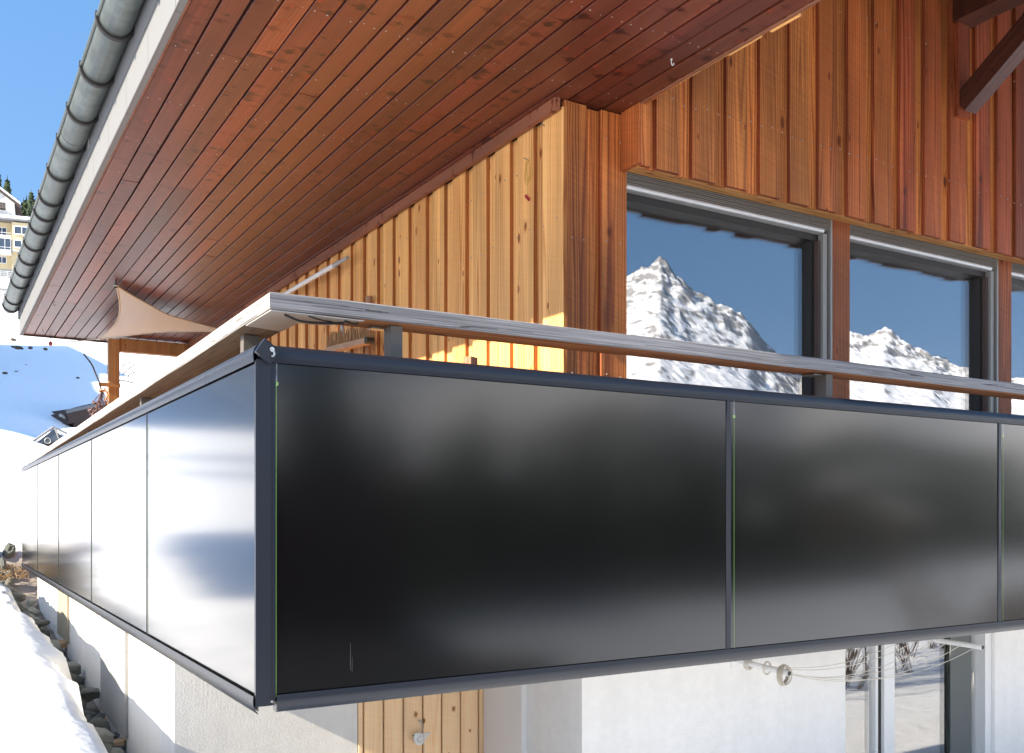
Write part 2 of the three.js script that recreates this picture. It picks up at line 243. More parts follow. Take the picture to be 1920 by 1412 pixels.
// mountains across the valley (seen in the window glass)
{
  const sky = [[-60, 0.16], [-30, 0.15], [-8, 0.13], [6, 0.15], [16, 0.125], [26, 0.15], [33, 0.2], [36, 0.225], [38.2, 0.2434], [39.3, 0.254], [40.2, 0.2615], [41.2, 0.246], [42.4, 0.2296], [43.8, 0.213], [45.2, 0.197], [46.4, 0.169], [48.2, 0.138], [49.6, 0.166], [51, 0.178], [52, 0.174], [52.75, 0.177], [53.6, 0.168], [54.9, 0.158], [56.5, 0.139], [60, 0.128], [68, 0.15], [80, 0.18], [100, 0.16], [125, 0.15]];
  const el = a => { for (let k = 1; k < sky.length; k++) if (a <= sky[k][0]) { const t = (a - sky[k - 1][0]) / (sky[k][0] - sky[k - 1][0]); return lerp(sky[k - 1][1], sky[k][1], t * t * (3 - 2 * t) * 0.4 + t * 0.6); } return 0.15; };
  const as = []; for (let a = -60; a <= 125; a += (a > 33 && a < 60 ? 0.11 : 0.5)) as.push(a);
  const rs = []; for (let k = 0; k <= 40; k++) rs.push(760 + 800 * k / 40); for (let k = 1; k <= 240; k++) rs.push(1560 + 1440 * k / 240); for (let k = 1; k <= 12; k++) rs.push(3000 + 60 * k);
  const pos = [], idx = [], hs = [], n = as.length;
  for (const r of rs) for (const a of as) {
    const A = a * Math.PI / 180, x = r * Math.sin(A), z = r * Math.cos(A), t = (r - 760) / 2240;
    const ridge = (s, q) => { let w = 0.5, v = 0, f = s, nn = 0; for (let o = 0; o < 5; o++) { v += w * (1 - Math.abs(2 * vn(x * f + 31, z * f + 7, q + o) - 1)); nn += w; w *= 0.5; f *= 2.1; } return v / nn; };
    let y;
    const jag = (ridge(0.006, 3) - 0.6) * 0.016 + (ridge(0.03, 9) - 0.6) * 0.009;
    if (t <= 1) { const p = 0.42 * t + 0.58 * Math.pow(t, 2.4); y = -28 + (28 + 3000 * (el(a) + jag * sst(0.75, 1, t))) * p + (ridge(0.0028, 21) - 0.62) * 110 * Math.sin(Math.PI * Math.min(t, 1)) * t + (ridge(0.012, 31) - 0.62) * 14 * t + (ridge(0.045, 41) - 0.62) * 13 * t * t + (vn(x * 0.11, z * 0.11, 47) - 0.5) * 5 * t * t; }
    else y = 3000 * (el(a) + jag) - (r - 3000) * 0.9;
    pos.push(x, y, z); hs.push(t);
  }
  for (let j = 0; j < rs.length - 1; j++) for (let i = 0; i < n - 1; i++) { const a = j * n + i; idx.push(a, a + n, a + 1, a + 1, a + n, a + n + 1); }
  const g = geoOf(pos, idx), nr = g.attributes.normal, col = new Float32Array(pos.length);
  for (let k = 0; k < pos.length / 3; k++) {
    const ny = nr.getY(k), x = pos[3 * k], z = pos[3 * k + 2], y = pos[3 * k + 1];
    let rock = sst(0.735, 0.65, ny + 0.30 * (fbm(x * 0.012, z * 0.012 + y * 0.02, 4, 51) - 0.5) + 0.16 * (vn(x * 0.06, y * 0.09, 5) - 0.5)) * sst(0.2, 0.5, hs[k]);
    rock = clamp(rock, 0, 0.9); const s = 0.86;
    col[3 * k] = lerp(s, 0.24, rock); col[3 * k + 1] = lerp(s * 1.01, 0.235, rock); col[3 * k + 2] = lerp(s * 1.03, 0.235, rock);
  }
  g.setAttribute('color', new THREE.BufferAttribute(col, 3));
  struct('mountain', g, new THREE.MeshStandardMaterial({ vertexColors: true, roughness: 0.9 }), 'rocky snow-covered mountain peak mirrored in the large window');
}

// ---------------------------------------------------------------- the house
const house = thing('timber_house', 'alpine house with board and batten timber cladding, white plaster base and big eaves', 'house');
const BX = V(1, 0, 0), BY = V(0, 1, 0), BZ = V(0, 0, 1), NX = V(-1, 0, 0), NZ = V(0, 0, -1);
const rw = RNG(7);
const pick = a => a[Math.floor(rw() * a.length)];
function addPlank(name, parent, mat, w, l, t, xa, ya, p, c) { const m = part(name, plank(w, l, t, Math.floor(rw() * COLS), rw() * Math.max(0, LENM - l), c, Array.isArray(mat)), mat, parent); return basis(m, xa, ya, p); }
// soffit
{
  const s = grp('soffit', house), n = 20, x0 = 0.035, pitch = (2.238 - x0) / n;
  for (let k = 0; k < n; k++) {
    let z = 0.62; const mat = () => M.soffit[rw() < 0.06 ? 5 : Math.floor(rw() * 5)];
    let first = 1.0 + rw() * 3.2;
    while (z > -9.6) {
      let l = Math.min(first, z + 9.62); first = 2.6 + rw() * 1.5; if (z - l < -9.2) l = z + 9.62;
      const gap = 0.007 + rw() * 0.006, m = addPlank('soffit_board', s, mat(), pitch - gap, Math.min(l, 4.19) - 0.003, 0.02, BX, NZ.clone().negate(), V(x0 + (k + 0.5) * pitch + (rw() - 0.5) * 0.003, 2.12 - rw() * 0.003, z - Math.min(l, 4.19) + 0.0015), 0.002);
      m.rotation.z += 0; z -= Math.min(l, 4.19);
    }
  }
  part('backing', box(0.03, 2.238, 2.142, 2.18, -9.62, 0.62), M.black, s);
  const nails = [], g = new THREE.SphereGeometry(0.0045, 6, 3, 0, Math.PI * 2, Math.PI / 2, Math.PI / 2);
  for (let z = 0.35; z > -9.5; z -= 0.615) for (let k = 0; k < n; k++) for (const e of [0.24, 0.76]) { const h = g.clone(); h.scale(0.7 + rw() * 0.5, 0.5, 0.7 + rw() * 0.5); h.translate(x0 + (k + e) * pitch + (rw() - 0.5) * 0.012, 2.1185, z + (rw() - 0.5) * 0.03); if (rw() < 0.88) nails.push(h); }
  part('nail_heads', merge(nails), M.nail, s).userData.kind = 'stuff';
  part('edge_strip', box(0.021, 0.034, 2.108, 2.16, -9.62, 0.62), M.trim, s);
  part('end_strip', box(0.02, 2.24, 2.10, 2.2, -9.645, -9.621), M.brownWood, s);
  part('front_board', box(0.0, 2.24, 2.1, 2.5, 0.622, 0.65), M.beam, s);
  part('inner_board', box(2.24, 2.262, 2.116, 2.6, -0.86, 0.65), M.trim, s);
  { let z = -0.86; while (z < 0.5) { const l = 0.06 + rw() * 0.22; if (rw() < 0.75) addPlank('trim_piece', s, rw() < 0.6 ? M.gold[1] : M.larch[2], 0.010 + rw() * 0.010, l, 0.012, BX, BZ, V(2.27 + rw() * 0.006, 2.112 + rw() * 0.012, z), 0.002); z += l + rw() * 0.07; } }
  for (const [x, z, mt] of [[0.16, -7.6, M.strap], [0.2, -9.2, M.strap], [2.07, -0.42, M.white]]) {
    const h = part('hook', merge([tube([[0, 0, 0], [0, -0.03, 0], [0.012, -0.045, 0], [0.024, -0.035, 0], [0.022, -0.024, 0]], 0.0035, 16, 6), new THREE.CylinderGeometry(0.008, 0.008, 0.004, 10)]), mt, s); h.position.set(x, 2.117, z); h.scale.setScalar(0.6);
  }
}
// fascia, gutter, roof
{
  const f = grp('fascia', house); let z = 0.65;
  while (z > -9.6) { const l = 0.6; const z1 = Math.max(-9.645, z - l); part('fascia_panel', box(-0.006, 0.02, 2.10, 2.318, z1 + 0.003, z - 0.002), M.fascia, f); part('fascia_panel', box(-0.016, 0.016, 2.306, 2.47, Math.max(-9.645, z1 - 0.2) + 0.003, z - 0.2 - 0.002), M.fascia, f); z = z1; if (z <= -9.64) break; }
  part('drip_edge', merge([bar([-0.009, 2.102, 0.65], [-0.009, 2.102, -9.64], 0.003, 6)]), M.chan, f);
  const gut = grp('gutter', house), cx = -0.098, cy = 2.44, R = 0.079;
  const half = (r, z0, z1, th, a0 = Math.PI, a1 = 2 * Math.PI) => { const s = new THREE.Shape(); s.absarc(0, 0, r, a0, a1, false); s.absarc(0, 0, r - th, a1, a0, true); const g = new THREE.ExtrudeGeometry(s, { depth: z1 - z0, bevelEnabled: false, curveSegments: 28 }); g.translate(cx, cy, z0); return g; };
  for (const [a, b] of [[-9.7, -6.7], [-6.69, -3.7], [-3.69, 0.7]]) { const g = half(R + (a > -5 && a < -3.7 ? 0.001 : 0), a, b, 0.003); const p = g.attributes.position, u = new Float32Array(p.count * 2); for (let i = 0; i < p.count; i++) { u[2 * i] = Math.atan2(p.getY(i) - cy, p.getX(i) - cx) * R; u[2 * i + 1] = p.getZ(i); } g.setAttribute('uv', new THREE.BufferAttribute(u, 2)); part('trough', g, M.zinc, gut); }
  part('rim_bead', bar([cx - R - 0.004, cy + 0.004, 0.7], [cx - R - 0.004, cy + 0.004, -9.7], 0.011, 12), M.zinc, gut);
  { const s = new THREE.Shape(); s.absarc(0, 0, R + 0.002, Math.PI, 2 * Math.PI, false); const g = new THREE.ExtrudeGeometry(s, { depth: 0.012, bevelEnabled: false, curveSegments: 28 }); g.translate(cx, cy, -9.708); part('end_cap', g, M.strap, gut); }
  for (const t of [3.25, 3.85, 4.45, 5.05, 5.655, 6.26, 6.81, 7.43, 8.07, 8.51, 8.94, 9.53, 10.1, 10.66, 11.2, 12.1, 12.55]) { const z0 = 2.982 - t - 0.014; part('bracket', merge([half(R + 0.016, z0, z0 + 0.028, 0.013), box(cx - R - 0.017, cx - R - 0.002, cy - 0.002, cy + 0.024, z0, z0 + 0.028).toNonIndexed()]), M.strap, gut); }
  const rs = new THREE.Shape([[-0.02, 2.47], [9.6, 2.47 + 0.25 * 9.62], [9.6, 2.62 + 0.25 * 9.62], [-0.1, 2.60], [-0.1, 2.47]].map(p => new THREE.Vector2(...p)));
  const rg = new THREE.ExtrudeGeometry(rs, { depth: 10.32, bevelEnabled: false }); rg.translate(0, 0, -9.66); part('roof', rg, M.beam, house);
  const ss = new THREE.Shape([[-0.05, 2.63], [9.6, 2.65 + 0.25 * 9.62], [9.6, 3.0 + 0.25 * 9.62], [0.1, 2.98], [-0.04, 2.8]].map(p => new THREE.Vector2(...p)));
  const sg = new THREE.ExtrudeGeometry(ss, { depth: 10.2, bevelEnabled: false }); sg.translate(0, 0, -9.6); part('roof_snow', sg, M.roofSnow, house);
  // scalloped board hanging from the front edge of the roof, seen mirrored in the windows
  const b = new THREE.Shape(); b.moveTo(3.2, 3.1); b.lineTo(3.2, 2.345); for (let x = 3.2, k = 0; x < 9; k++) { const l = 0.09 + 0.16 * hash(k, 1, 5), y = 2.335 + 0.035 * hash(k, 2, 5); b.lineTo(x, y); x = Math.min(9.04, x + l); b.lineTo(x, y + 0.006); } b.lineTo(9.05, 3.1);
  const bg = new THREE.ExtrudeGeometry(b, { depth: 0.03, bevelEnabled: false }); bg.translate(0, 0, 0.62); part('eaves_board', bg, M.beam, house);
  part('eaves_board', box(3.2, 9.05, 3.102, 4.6, 0.62, 0.65), M.beam, house);
}
// side wall A (faces -x) : under boards, over boards
{
  const w = grp('side_wall', house), top = 2.075;
  part('wall_core', box(1.92, 2.1, -0.55, 2.12, -9.6, -1.08), M.brownWood, w);
  const edges = [-1.022, -1.305, -1.553, -1.817, -2.071, -2.352, -2.61, -2.88, -3.14, -3.41]; while (edges[edges.length - 1] > -9.3) edges.push(edges[edges.length - 1] - 0.262 + (rw() - 0.5) * 0.02);
  for (let k = 0; k < edges.length; k++) {
    const z = edges[k], wd = k ? 0.163 : 0.19, nx = edges[k + 1] ?? z - 0.26;
    addPlank('wall_board', w, [pick(M.larch), M.larchEdge], wd, top + 0.5, 0.026, BZ, BY, V(1.871 + (rw() - 0.5) * 0.003, -0.5, z - wd / 2), 0.003);
    const uw = (z - wd) - nx + 0.05; addPlank('wall_board', w, pick(M.larch), uw, top + 0.5, 0.02, BZ, BY, V(1.8975, -0.5, nx + uw / 2 - 0.02), 0.002);
  }
  for (const [z0, z1] of [[-1.03, -3.2], [-3.203, -5.1], [-5.103, -7.4], [-7.403, -9.6]]) { const m = part('top_trim', plank(0.062, z0 - z1, 0.03, Math.floor(rw() * 8), 0), M.trim, w); basis(m, BY.clone().negate(), BZ.clone().negate(), V(1.858, 2.086, z0)); }
  const nl = []; const ng = new THREE.SphereGeometry(0.0042, 6, 4);
  for (let z = -1.08; z > -6; z -= 0.13) for (const y of [1.52, 0.98, 1.86]) { if (rw() < 0.3) continue; const h = ng.clone(); h.translate(1.869, y + (rw() - 0.5) * 0.03, z); nl.push(h); }
  part('screw_heads', merge(nl), M.nail, w).userData.kind = 'stuff';
}
// gable wall: the strip beside the corner, the cladding above the windows, posts, beam
{
  const w = grp('gable_wall', house);
  addPlank('wall_board', w, M.gold[0], 0.141, 2.612, 0.026, BX, BY, V(1.952, -0.5, -1.028));
  addPlank('wall_board', w, M.gold[1], 0.13, 2.612, 0.02, BX, BY, V(2.066, -0.5, -1.056));
  addPlank('wall_board', w, [M.gold[2], M.sawnEdge], 0.17, 2.612, 0.026, BX, BY, V(2.199, -0.5, -1.026));
  addPlank('return_board', w, M.red[0], 0.155, 0.31, 0.026, BZ, BY, V(2.241, 1.812, -0.948));
  part('jamb_lining', box(2.27, 2.284, -0.5, 1.83, -1.3, -1.06), M.gold[0], w);
  part('wall_core', box(2.27, 9.4, 1.84, 4.4, -1.18, -0.925), M.brownWood, w);
  part('wall_core', box(1.922, 2.27, -0.5, 2.13, -1.3, -1.0785), M.brownWood, w);
  const edges = [2.262, 2.357, 2.608, 2.857, 3.114, 3.354, 3.596, 3.855, 4.095, 4.341, 4.593, 4.862, 5.137, 5.387, 5.603]; while (edges[edges.length - 1] < 8.4) edges.push(edges[edges.length - 1] + 0.25 + (rw() - 0.5) * 0.02);
  const tone = x => { const r = clamp((x - 2.6) / 2.6 + (rw() - 0.5) * 0.5, 0, 0.999); return r < 0.25 ? pick(M.gold) : M.red[Math.floor((r - 0.25) / 0.75 * 4)]; };
  for (let k = 0; k < edges.length - 1; k++) {
    const x = edges[k], wd = k ? 0.162 + (rw() - 0.5) * 0.012 : 0.06, top = Math.min(3.62, 2.3 + 0.25 * x + 0.3);
    addPlank('wall_board', w, [tone(x), M.sawnEdge], wd, top - 1.8, 0.026, BX, BY, V(x + wd / 2, 1.8 + (rw() - 0.5) * 0.006, -0.871 + (rw() - 0.5) * 0.003));
    const u0 = x + wd - 0.02, u1 = edges[k + 1] + 0.02;
    addPlank('wall_board', w, pick(M.gold), u1 - u0, top - 1.8, 0.02, BX, BY, V((u0 + u1) / 2, 1.802 + (rw() - 0.5) * 0.005, -0.8975), 0.002);
  }
  for (let x = 2.27; x < 9; x += 1.9) { const m = part('soffit_strip', plank(0.132, 1.895, 0.012, 2, x % 2), M.larch[2], w); basis(m, V(0, -0.16, 0.987).normalize(), BX.clone(), V(x, 1.824, -0.966)); }
  const nl = [], ng = new THREE.SphereGeometry(0.0042, 6, 4);
  for (let x = 2.3; x < 8; x += 0.082) for (const [y, q] of [[2.18, 0.9], [3.02, 0.55]]) if (rw() < q) { const h = ng.clone(); h.translate(x, y + (rw() - 0.5) * 0.03, -0.869); nl.push(h); }
  for (const y of [0.72, 1.42, 1.96, 0.3]) for (const x of [1.93, 2.0, 2.15, 2.24]) if (rw() < 0.7) { const h = ng.clone(); h.translate(x, y + (rw() - 0.5) * 0.02, -1.026); nl.push(h); }
  part('screw_heads', merge(nl), M.nail, w).userData.kind = 'stuff';
  for (const x of [3.903, 5.655, 7.4]) {
    const p = grp('window_post', house);
    addPlank('face_board', p, x > 5 ? M.red[2] : M.red[1], 0.159, 2.32, 0.03, BX, BY, V(x + 0.0795, -0.5, -1.028)); // stands flush with the corner boards
    part('core', box(x + 0.006, x + 0.153, -0.5, 1.82, -1.3, -1.06), M.red[2], p);
  }
  part('purlin', box(4.88, 5.06, 3.245, 3.62, -0.87, 0.6), M.beam, house);
  // brace from the wall up and out to the purlin
  const a = V(4.97, 2.70, -0.845), b2 = V(4.97, 3.45, 0.18), d = b2.clone().sub(a), L = d.length(), dy = d.clone().normalize(), side = V(1, 0, 0);
  const g = new THREE.BoxGeometry(0.12, L, 0.14); const mm = part('brace', g, M.beam, house); basis(mm, side, dy, a.clone().add(b2).multiplyScalar(0.5));
  addPlank('brace_board', house, M.red[3], 0.13, 0.62, 0.03, BX, BY, V(4.965, 2.62, -0.842));
}
// big windows of the upper floor
function bigWindow(x0, x1) {
  const w = grp('window', house), y0 = -0.45, y1 = 1.8, zg = -1.13;
  part('frame', merge([box(x0, x1, 1.69, 1.835, -1.18, -1.085), box(x0, x1, y0, y0 + 0.08, -1.18, -1.10), box(x0, x0 + 0.055, y0 + 0.08, 1.69, -1.18, -1.10), box(x1 - 0.125, x1 - 0.07, y0 + 0.08, 1.69, -1.18, -1.10), box(x1 - 0.07, x1, y0 + 0.08, 1.69, -1.18, -1.12)]), M.frame, w);
  part('pane', new THREE.PlaneGeometry(x1 - x0 - 0.17, 2.08).translate((x0 + x1) / 2 - 0.033, 0.65, zg), M.glass, w);
  part('inner_pane', new THREE.PlaneGeometry(x1 - x0 - 0.17, 2.08).translate((x0 + x1) / 2 - 0.033, 0.65, zg - 0.016), M.glass, w);
  part('inner_pane', new THREE.PlaneGeometry(x1 - x0 - 0.17, 2.08).translate((x0 + x1) / 2 - 0.033, 0.65, zg - 0.032), M.glass, w);
  const sl = [];
  for (let k = 0; k < 6; k++) { const y = 1.762 + k * 0.0106; const g = box(x0 + 0.002, x1 - 0.012, y, y + 0.0042, -1.08, -1.036 + (k % 2) * 0.004); sl.push(g); }
  const s = part('blind_slats', merge(sl), M.alu, w); s.userData.kind = 'stuff';
  { const q = new THREE.Shape(); q.moveTo(-0.025, 0); q.lineTo(0.022, 0); q.quadraticCurveTo(0.034, 0.012, 0.027, 0.024); q.lineTo(-0.025, 0.027); const g = new THREE.ExtrudeGeometry(q, { depth: x1 - x0 - 0.075, bevelEnabled: false }); g.rotateY(-Math.PI / 2); g.translate(x1 - 0.07, 1.732, -1.062); part('bottom_rail', g, M.aluLight, w); }
  for (const [a, b, zf, mt] of [[x1 - 0.068, x1 - 0.034, -1.045, M.alu], [x1 - 0.018, x1 - 0.001, -1.030, M.alu]]) part('guide_rail', box(a, b, y0, a > x1 - 0.05 ? 1.82 : 1.73, -1.10, zf), mt, w);
  part('seal_strip', box(x1 - 0.09, x1 - 0.07, y0, 1.69, -1.099, -1.065), M.frameBrown, w);
  return w;
}
bigWindow(2.285, 3.902); bigWindow(4.063, 5.654); bigWindow(5.815, 7.399);
// room behind the glass
{
  const r = grp('interior', house);
  part('room_floor', box(2.1, 9.3, -0.56, -0.5, -5.2, -1.13), M.room, r); part('room_ceiling', box(2.1, 9.3, 1.9, 2.0, -5.2, -1.19), M.roomWall, r);
  part('room_wall', box(2.1, 9.3, -0.5, 1.9, -5.3, -5.2), M.roomWall, r); part('room_wall', box(7.56, 9.3, -0.5, 1.8, -1.3, -1.06), M.red[2], r); part('room_wall', box(9.3, 9.4, -0.6, 4.4, -9.6, -0.95), M.brownWood, r);
}
// decks and lower storey
{
  const d = grp('balcony_deck', house);
  part('deck_slab', box(0.1, 9.0, -0.57, -0.46, -1.02, -0.08), M.concrete, d); part('deck_slab', box(0.1, 1.88, -0.57, -0.46, -9.3, -1.02), M.concrete, d);
  part('edge_beam', box(0.04, 9.0, -0.6, -0.4, -0.078, -0.045), M.darkMatt, d); part('edge_beam', box(0.04, 0.098, -0.6, -0.4, -9.3, -0.08), M.darkMatt, d);
  const l = grp('plaster_base', house);
  part('side_plaster', box(0.166, 0.4, -3.6, -0.62, -9.4, -2.0), M.stucco, l);
  part('front_plaster', box(0.4, 1.149, -3.6, -0.575, -2.25, -2.0), M.stucco, l);
  part('return_plaster', box(1.99, 2.2, -3.6, -0.575, -2.0, -1.025), M.stucco, l);
  part('pilaster', box(1.955, 1.989, -3.6, -0.575, -1.99, -1.56), M.white, l);
  part('right_plaster', box(2.2, 4.017, -3.6, -0.575, -1.28, -1.027), M.stucco, l); part('right_plaster', box(5.605, 9.0, -3.6, -0.575, -1.28, -1.027), M.stucco, l);
  part('lower_room', merge([box(3.6, 7.6, -3.7, -3.6, -4, -1.2), box(3.6, 7.6, -3.6, -0.58, -4.1, -4)]), M.room, l);
  const pf = grp('plank_cladding', house); part('backing', box(1.149, 1.955, -3.6, -0.575, -2.2, -2.03), M.brownWood, pf);
  const seams = [1.149, 1.186, 1.308, 1.431, 1.554, 1.677, 1.801, 1.925, 2.01];
  for (let k = 0; k < seams.length - 1; k++) { const a = seams[k] + 0.005, b = Math.min(seams[k + 1] - 0.005, 1.988); addPlank('plank', pf, pick(M.pine), b - a, 2.6, 0.024, BX, BY, V((a + b) / 2, -3.2, -1.998 + (rw() - 0.5) * 0.002), 0.003); }
  // boards fixed to the sunlit side wall, propped on wooden wedges
  part('wall_panel', box(0.146, 0.164, -1.40, -0.66, -4.35, -3.33), M.board, house); 
  part('wall_panel', box(0.146, 0.164, -1.16, -0.66, -7.15, -6.35), pm(0.36, 0.32, 0.24, 0.9), house);
  // lower window
  const w = grp('window', house), x0 = 4.02, x1 = 5.602;
  part('frame', merge([box(x0, x0 + 0.03, -3.2, -0.6, -1.16, -1.09), box(4.40, 4.425, -3.2, -0.6, -1.16, -1.1), box(x1 - 0.075, x1, -3.2, -0.6, -1.16, -1.05), box(4.455, 4.56, -3.2, -0.6, -1.17, -1.075), box(x0, x1, -0.64, -0.58, -1.16, -1.06)]), M.white, w);
  part('mullion', box(4.426, 4.454, -3.2, -0.64, -1.16, -1.10), M.frame, w);
  part('pane', new THREE.PlaneGeometry(0.38, 2.6).translate(4.21, -1.94, -1.125), M.glass, w); part('pane', new THREE.PlaneGeometry(0.97, 2.6).translate(5.045, -1.94, -1.125), M.glass, w);
  part('inner_pane', new THREE.PlaneGeometry(0.38, 2.6).translate(4.21, -1.94, -1.143), M.glass, w); part('inner_pane', new THREE.PlaneGeometry(0.97, 2.6).translate(5.045, -1.94, -1.143), M.glass, w);
  part('dark_reflection_panel', box(5.20, 5.44, -3.2, -0.64, -1.108, -1.100), pm(0.13, 0.14, 0.135, 0.9), w);  // dark grey panel standing in for a dark reflection in the pane
  const cp = []; for (let k = 0; k <= 24; k++) cp.push([5.30 + k * 0.0105, -1.2 + 0.018 * Math.sin(k * 1.5)]);
  const pos = [], idx = []; cp.forEach(([x, z]) => pos.push(x, -3.2, z, x, -0.62, z)); for (let k = 0; k < 24; k++) idx.push(2 * k, 2 * k + 2, 2 * k + 1, 2 * k + 1, 2 * k + 2, 2 * k + 3);
  part('curtain', geoOf(pos, idx), M.curtain, w);
  // corner post and tie beam at the far end of the terrace
  part('corner_post', plank(0.12, 2.58, 0.12, 2, 1), M.larch[2], house); const cpst = house.children[house.children.length - 1]; cpst.material = wm(T.larch, [0.52, 0.44, 0.36], 0.7); cpst.position.set(0.966, -0.5, -9.17);
  part('tie_beam', box(1.03, 1.9, 1.94, 2.1, -9.3, -9.2), cpst.material, house);
  part('post_bracket', box(0.79, 1.03, 1.50, 1.545, -9.165, -9.145), cpst.material, house);
}

// ---------------------------------------------------------------- the balcony: glass solar modules in dark profiles, weathered hand rail
const balcony = thing('balcony', 'wrap-around balcony railing of black glass solar panels with a weathered grey wooden handrail', 'balcony');
const font = await new FontLoader().loadAsync('fonts/droid/droid_sans_regular.typeface.json'), fontB = await new FontLoader().loadAsync('fonts/droid/droid_sans_bold.typeface.json');
{
  const seamsX = [0.052, 2.023, 3.988, 5.953, 7.918], seamsZ = [-0.0, -1.814, -3.70, -5.595, -7.45, -9.316];
  const textGeo = (() => { const a = new TextGeometry('WATT', { font: fontB, size: 0.0066, depth: 0.0003, curveSegments: 3 }), b = new TextGeometry('STUNDE', { font, size: 0.0066, depth: 0.0003, curveSegments: 3 }); a.computeBoundingBox(); b.translate(a.boundingBox.max.x + 0.0012, 0, 0); const g = merge([a, b]); g.rotateZ(Math.PI / 2); g.translate(0.0033, 0, 0); return g; })();
  function module(x0, x1, isSide, k) {
    const p = grp('solar_panel', balcony), W = x1 - x0;
    if (isSide) { p.position.set(0, 0, -x0); p.rotation.y = -Math.PI / 2; p.rotation.y = -Math.PI / 2; } else p.position.set(x0, 0, 0);
    // local frame: x along the module away from the corner (front) or towards the far end (side), z outwards
    const s = isSide ? -1 : 1, g = box(Math.min(0.006 * s, (W - 0.006) * s), Math.max(0.006 * s, (W - 0.006) * s), -0.60, 0.49, -0.009, -0.001);
    part('glass', g, M.pv, p);
    const gx = (isSide ? W - 0.035 : k ? 0.030 : 0.0115) * s;
    part('green_line', new THREE.BoxGeometry(0.0022, 1.0, 0.0006).translate(gx, -0.087, -0.0006), M.green, p);
    const c = new THREE.CylinderGeometry(0.0068, 0.0068, 0.0008, 20); c.rotateX(Math.PI / 2); c.translate(gx, 0.413, -0.0004);
    const dot = part('green_dot', c, M.greenPale, p); const c2 = new THREE.CylinderGeometry(0.0048, 0.0048, 0.0008, 20); c2.rotateX(Math.PI / 2); c2.translate(gx, 0.413, 0.0001); part('dot_centre', c2, M.green, dot);
    if (!isSide && !k) part('scratch', merge([new THREE.BoxGeometry(0.0007, 0.09, 0.0004).translate(0.263, -0.478, -0.0008), new THREE.BoxGeometry(0.0006, 0.05, 0.0004).translate(0.269, -0.505, -0.0008)]), gl(0.10, 0.10, 0.11), p);
    const t = part('lettering', textGeo, M.print, p); t.position.set(gx, 0.4215, -0.0008);
    return p;
  }
  for (let k = 0; k < 4; k++) module(seamsX[k] + (k ? 0.004 : 0), seamsX[k + 1] - 0.004, false, k);
  for (let k = 0; k < 5; k++) { const p = module(-seamsZ[k], -seamsZ[k + 1], true, k); }
  for (let k = 1; k < 5; k++) part('joint_profile', box(seamsX[k] - 0.011, seamsX[k] + 0.011, -0.60, 0.485, -0.02, 0.0035), M.dark, balcony);
  for (let k = 1; k < 6; k++) part('joint_profile', box(-0.0015, 0.02, -0.60, 0.485, seamsZ[k] - 0.004, seamsZ[k] + 0.004), M.dark, balcony);
  // corner profile: a flat flange turned to the front, a thin bright edge on the side
  part('corner_profile', box(0.0005, 0.045, -0.612, 0.486, -0.012, 0.003), M.dark, balcony);
  part('corner_profile', box(0.045, 0.062, -0.597, 0.486, -0.012, 0.0005), M.dark, balcony);
  part('corner_edge', box(-0.003, 0.0003, -0.612, 0.482, -0.012, 0.0025), M.dark, balcony);
  // top and bottom profiles: thin rounded shells
  const shell = (pts, th) => { const s = new THREE.Shape(); const c = new THREE.SplineCurve(pts.map(p => new THREE.Vector2(...p))), q = c.getPoints(16); s.moveTo(q[0].x, q[0].y); for (const p of q) s.lineTo(p.x, p.y); for (let k = q.length - 1; k >= 0; k--) { const a = q[Math.max(0, k - 1)], b = q[Math.min(q.length - 1, k + 1)], n = new THREE.Vector2(b.y - a.y, a.x - b.x).normalize(); s.lineTo(q[k].x - n.x * th, q[k].y - n.y * th); } return s; };
  const topS = shell([[-0.024, 0.537], [-0.006, 0.534], [0.007, 0.518], [0.0105, 0.500], [0.009, 0.478]], -0.0025), botS = shell([[0.010, -0.579], [0.0115, -0.600], [0.007, -0.620], [-0.004, -0.636]], -0.0025);
  const run = (s, len) => new THREE.ExtrudeGeometry(s, { depth: len, bevelEnabled: false, curveSegments: 4 });
  const smooth = g => { const m = g.toNonIndexed(); return m; };
  // front run: shape x -> z (outwards), depth -> +x ; side run: shape x -> -x, depth -> -z
  const frontRun = (s, x0, x1) => { const g = run(s, x1 - x0); const p = g.attributes.position; for (let i = 0; i < p.count; i++) { const o = p.getX(i), y = p.getY(i), d = p.getZ(i); p.setXYZ(i, x0 + d, y, o); } const ix = g.index ? g.toNonIndexed() : g; flip(ix); ix.computeVertexNormals(); return ix; };
  const sideRun = (s, z0, z1) => { const g = run(s, z0 - z1); const p = g.attributes.position; for (let i = 0; i < p.count; i++) { const o = p.getX(i), y = p.getY(i), d = p.getZ(i); p.setXYZ(i, -o, y, z0 - d); } const ix = g.index ? g.toNonIndexed() : g; ix.computeVertexNormals(); return ix; };
  function flip(g) { const p = g.attributes.position.array; for (let i = 0; i < p.length; i += 9) for (let k = 0; k < 3; k++) { const t = p[i + 3 + k]; p[i + 3 + k] = p[i + 6 + k]; p[i + 6 + k] = t; } }
  part('top_profile', frontRun(topS, 0.03, 4.6), M.dark, balcony); part('top_profile', frontRun(topS, 4.602, 8.6), M.dark, balcony);
  part('bottom_profile', frontRun(botS, 0.063, 8.6), M.dark, balcony);
  for (const [a, b] of [[-0.002, -0.62], [-0.622, -4.6], [-4.602, -9.33]]) part('top_profile', sideRun(topS, a, b), M.dark, balcony);
  for (const [a, b] of [[0.0, -2.2], [-2.202, -9.33]]) part('bottom_profile', sideRun(botS, a, b), M.dark, balcony);
  part('top_backing', box(0.03, 8.6, 0.478, 0.534, -0.03, -0.012), M.darkMatt, balcony); part('top_backing', box(0.012, 0.03, 0.478, 0.534, -9.33, -0.03), M.darkMatt, balcony);
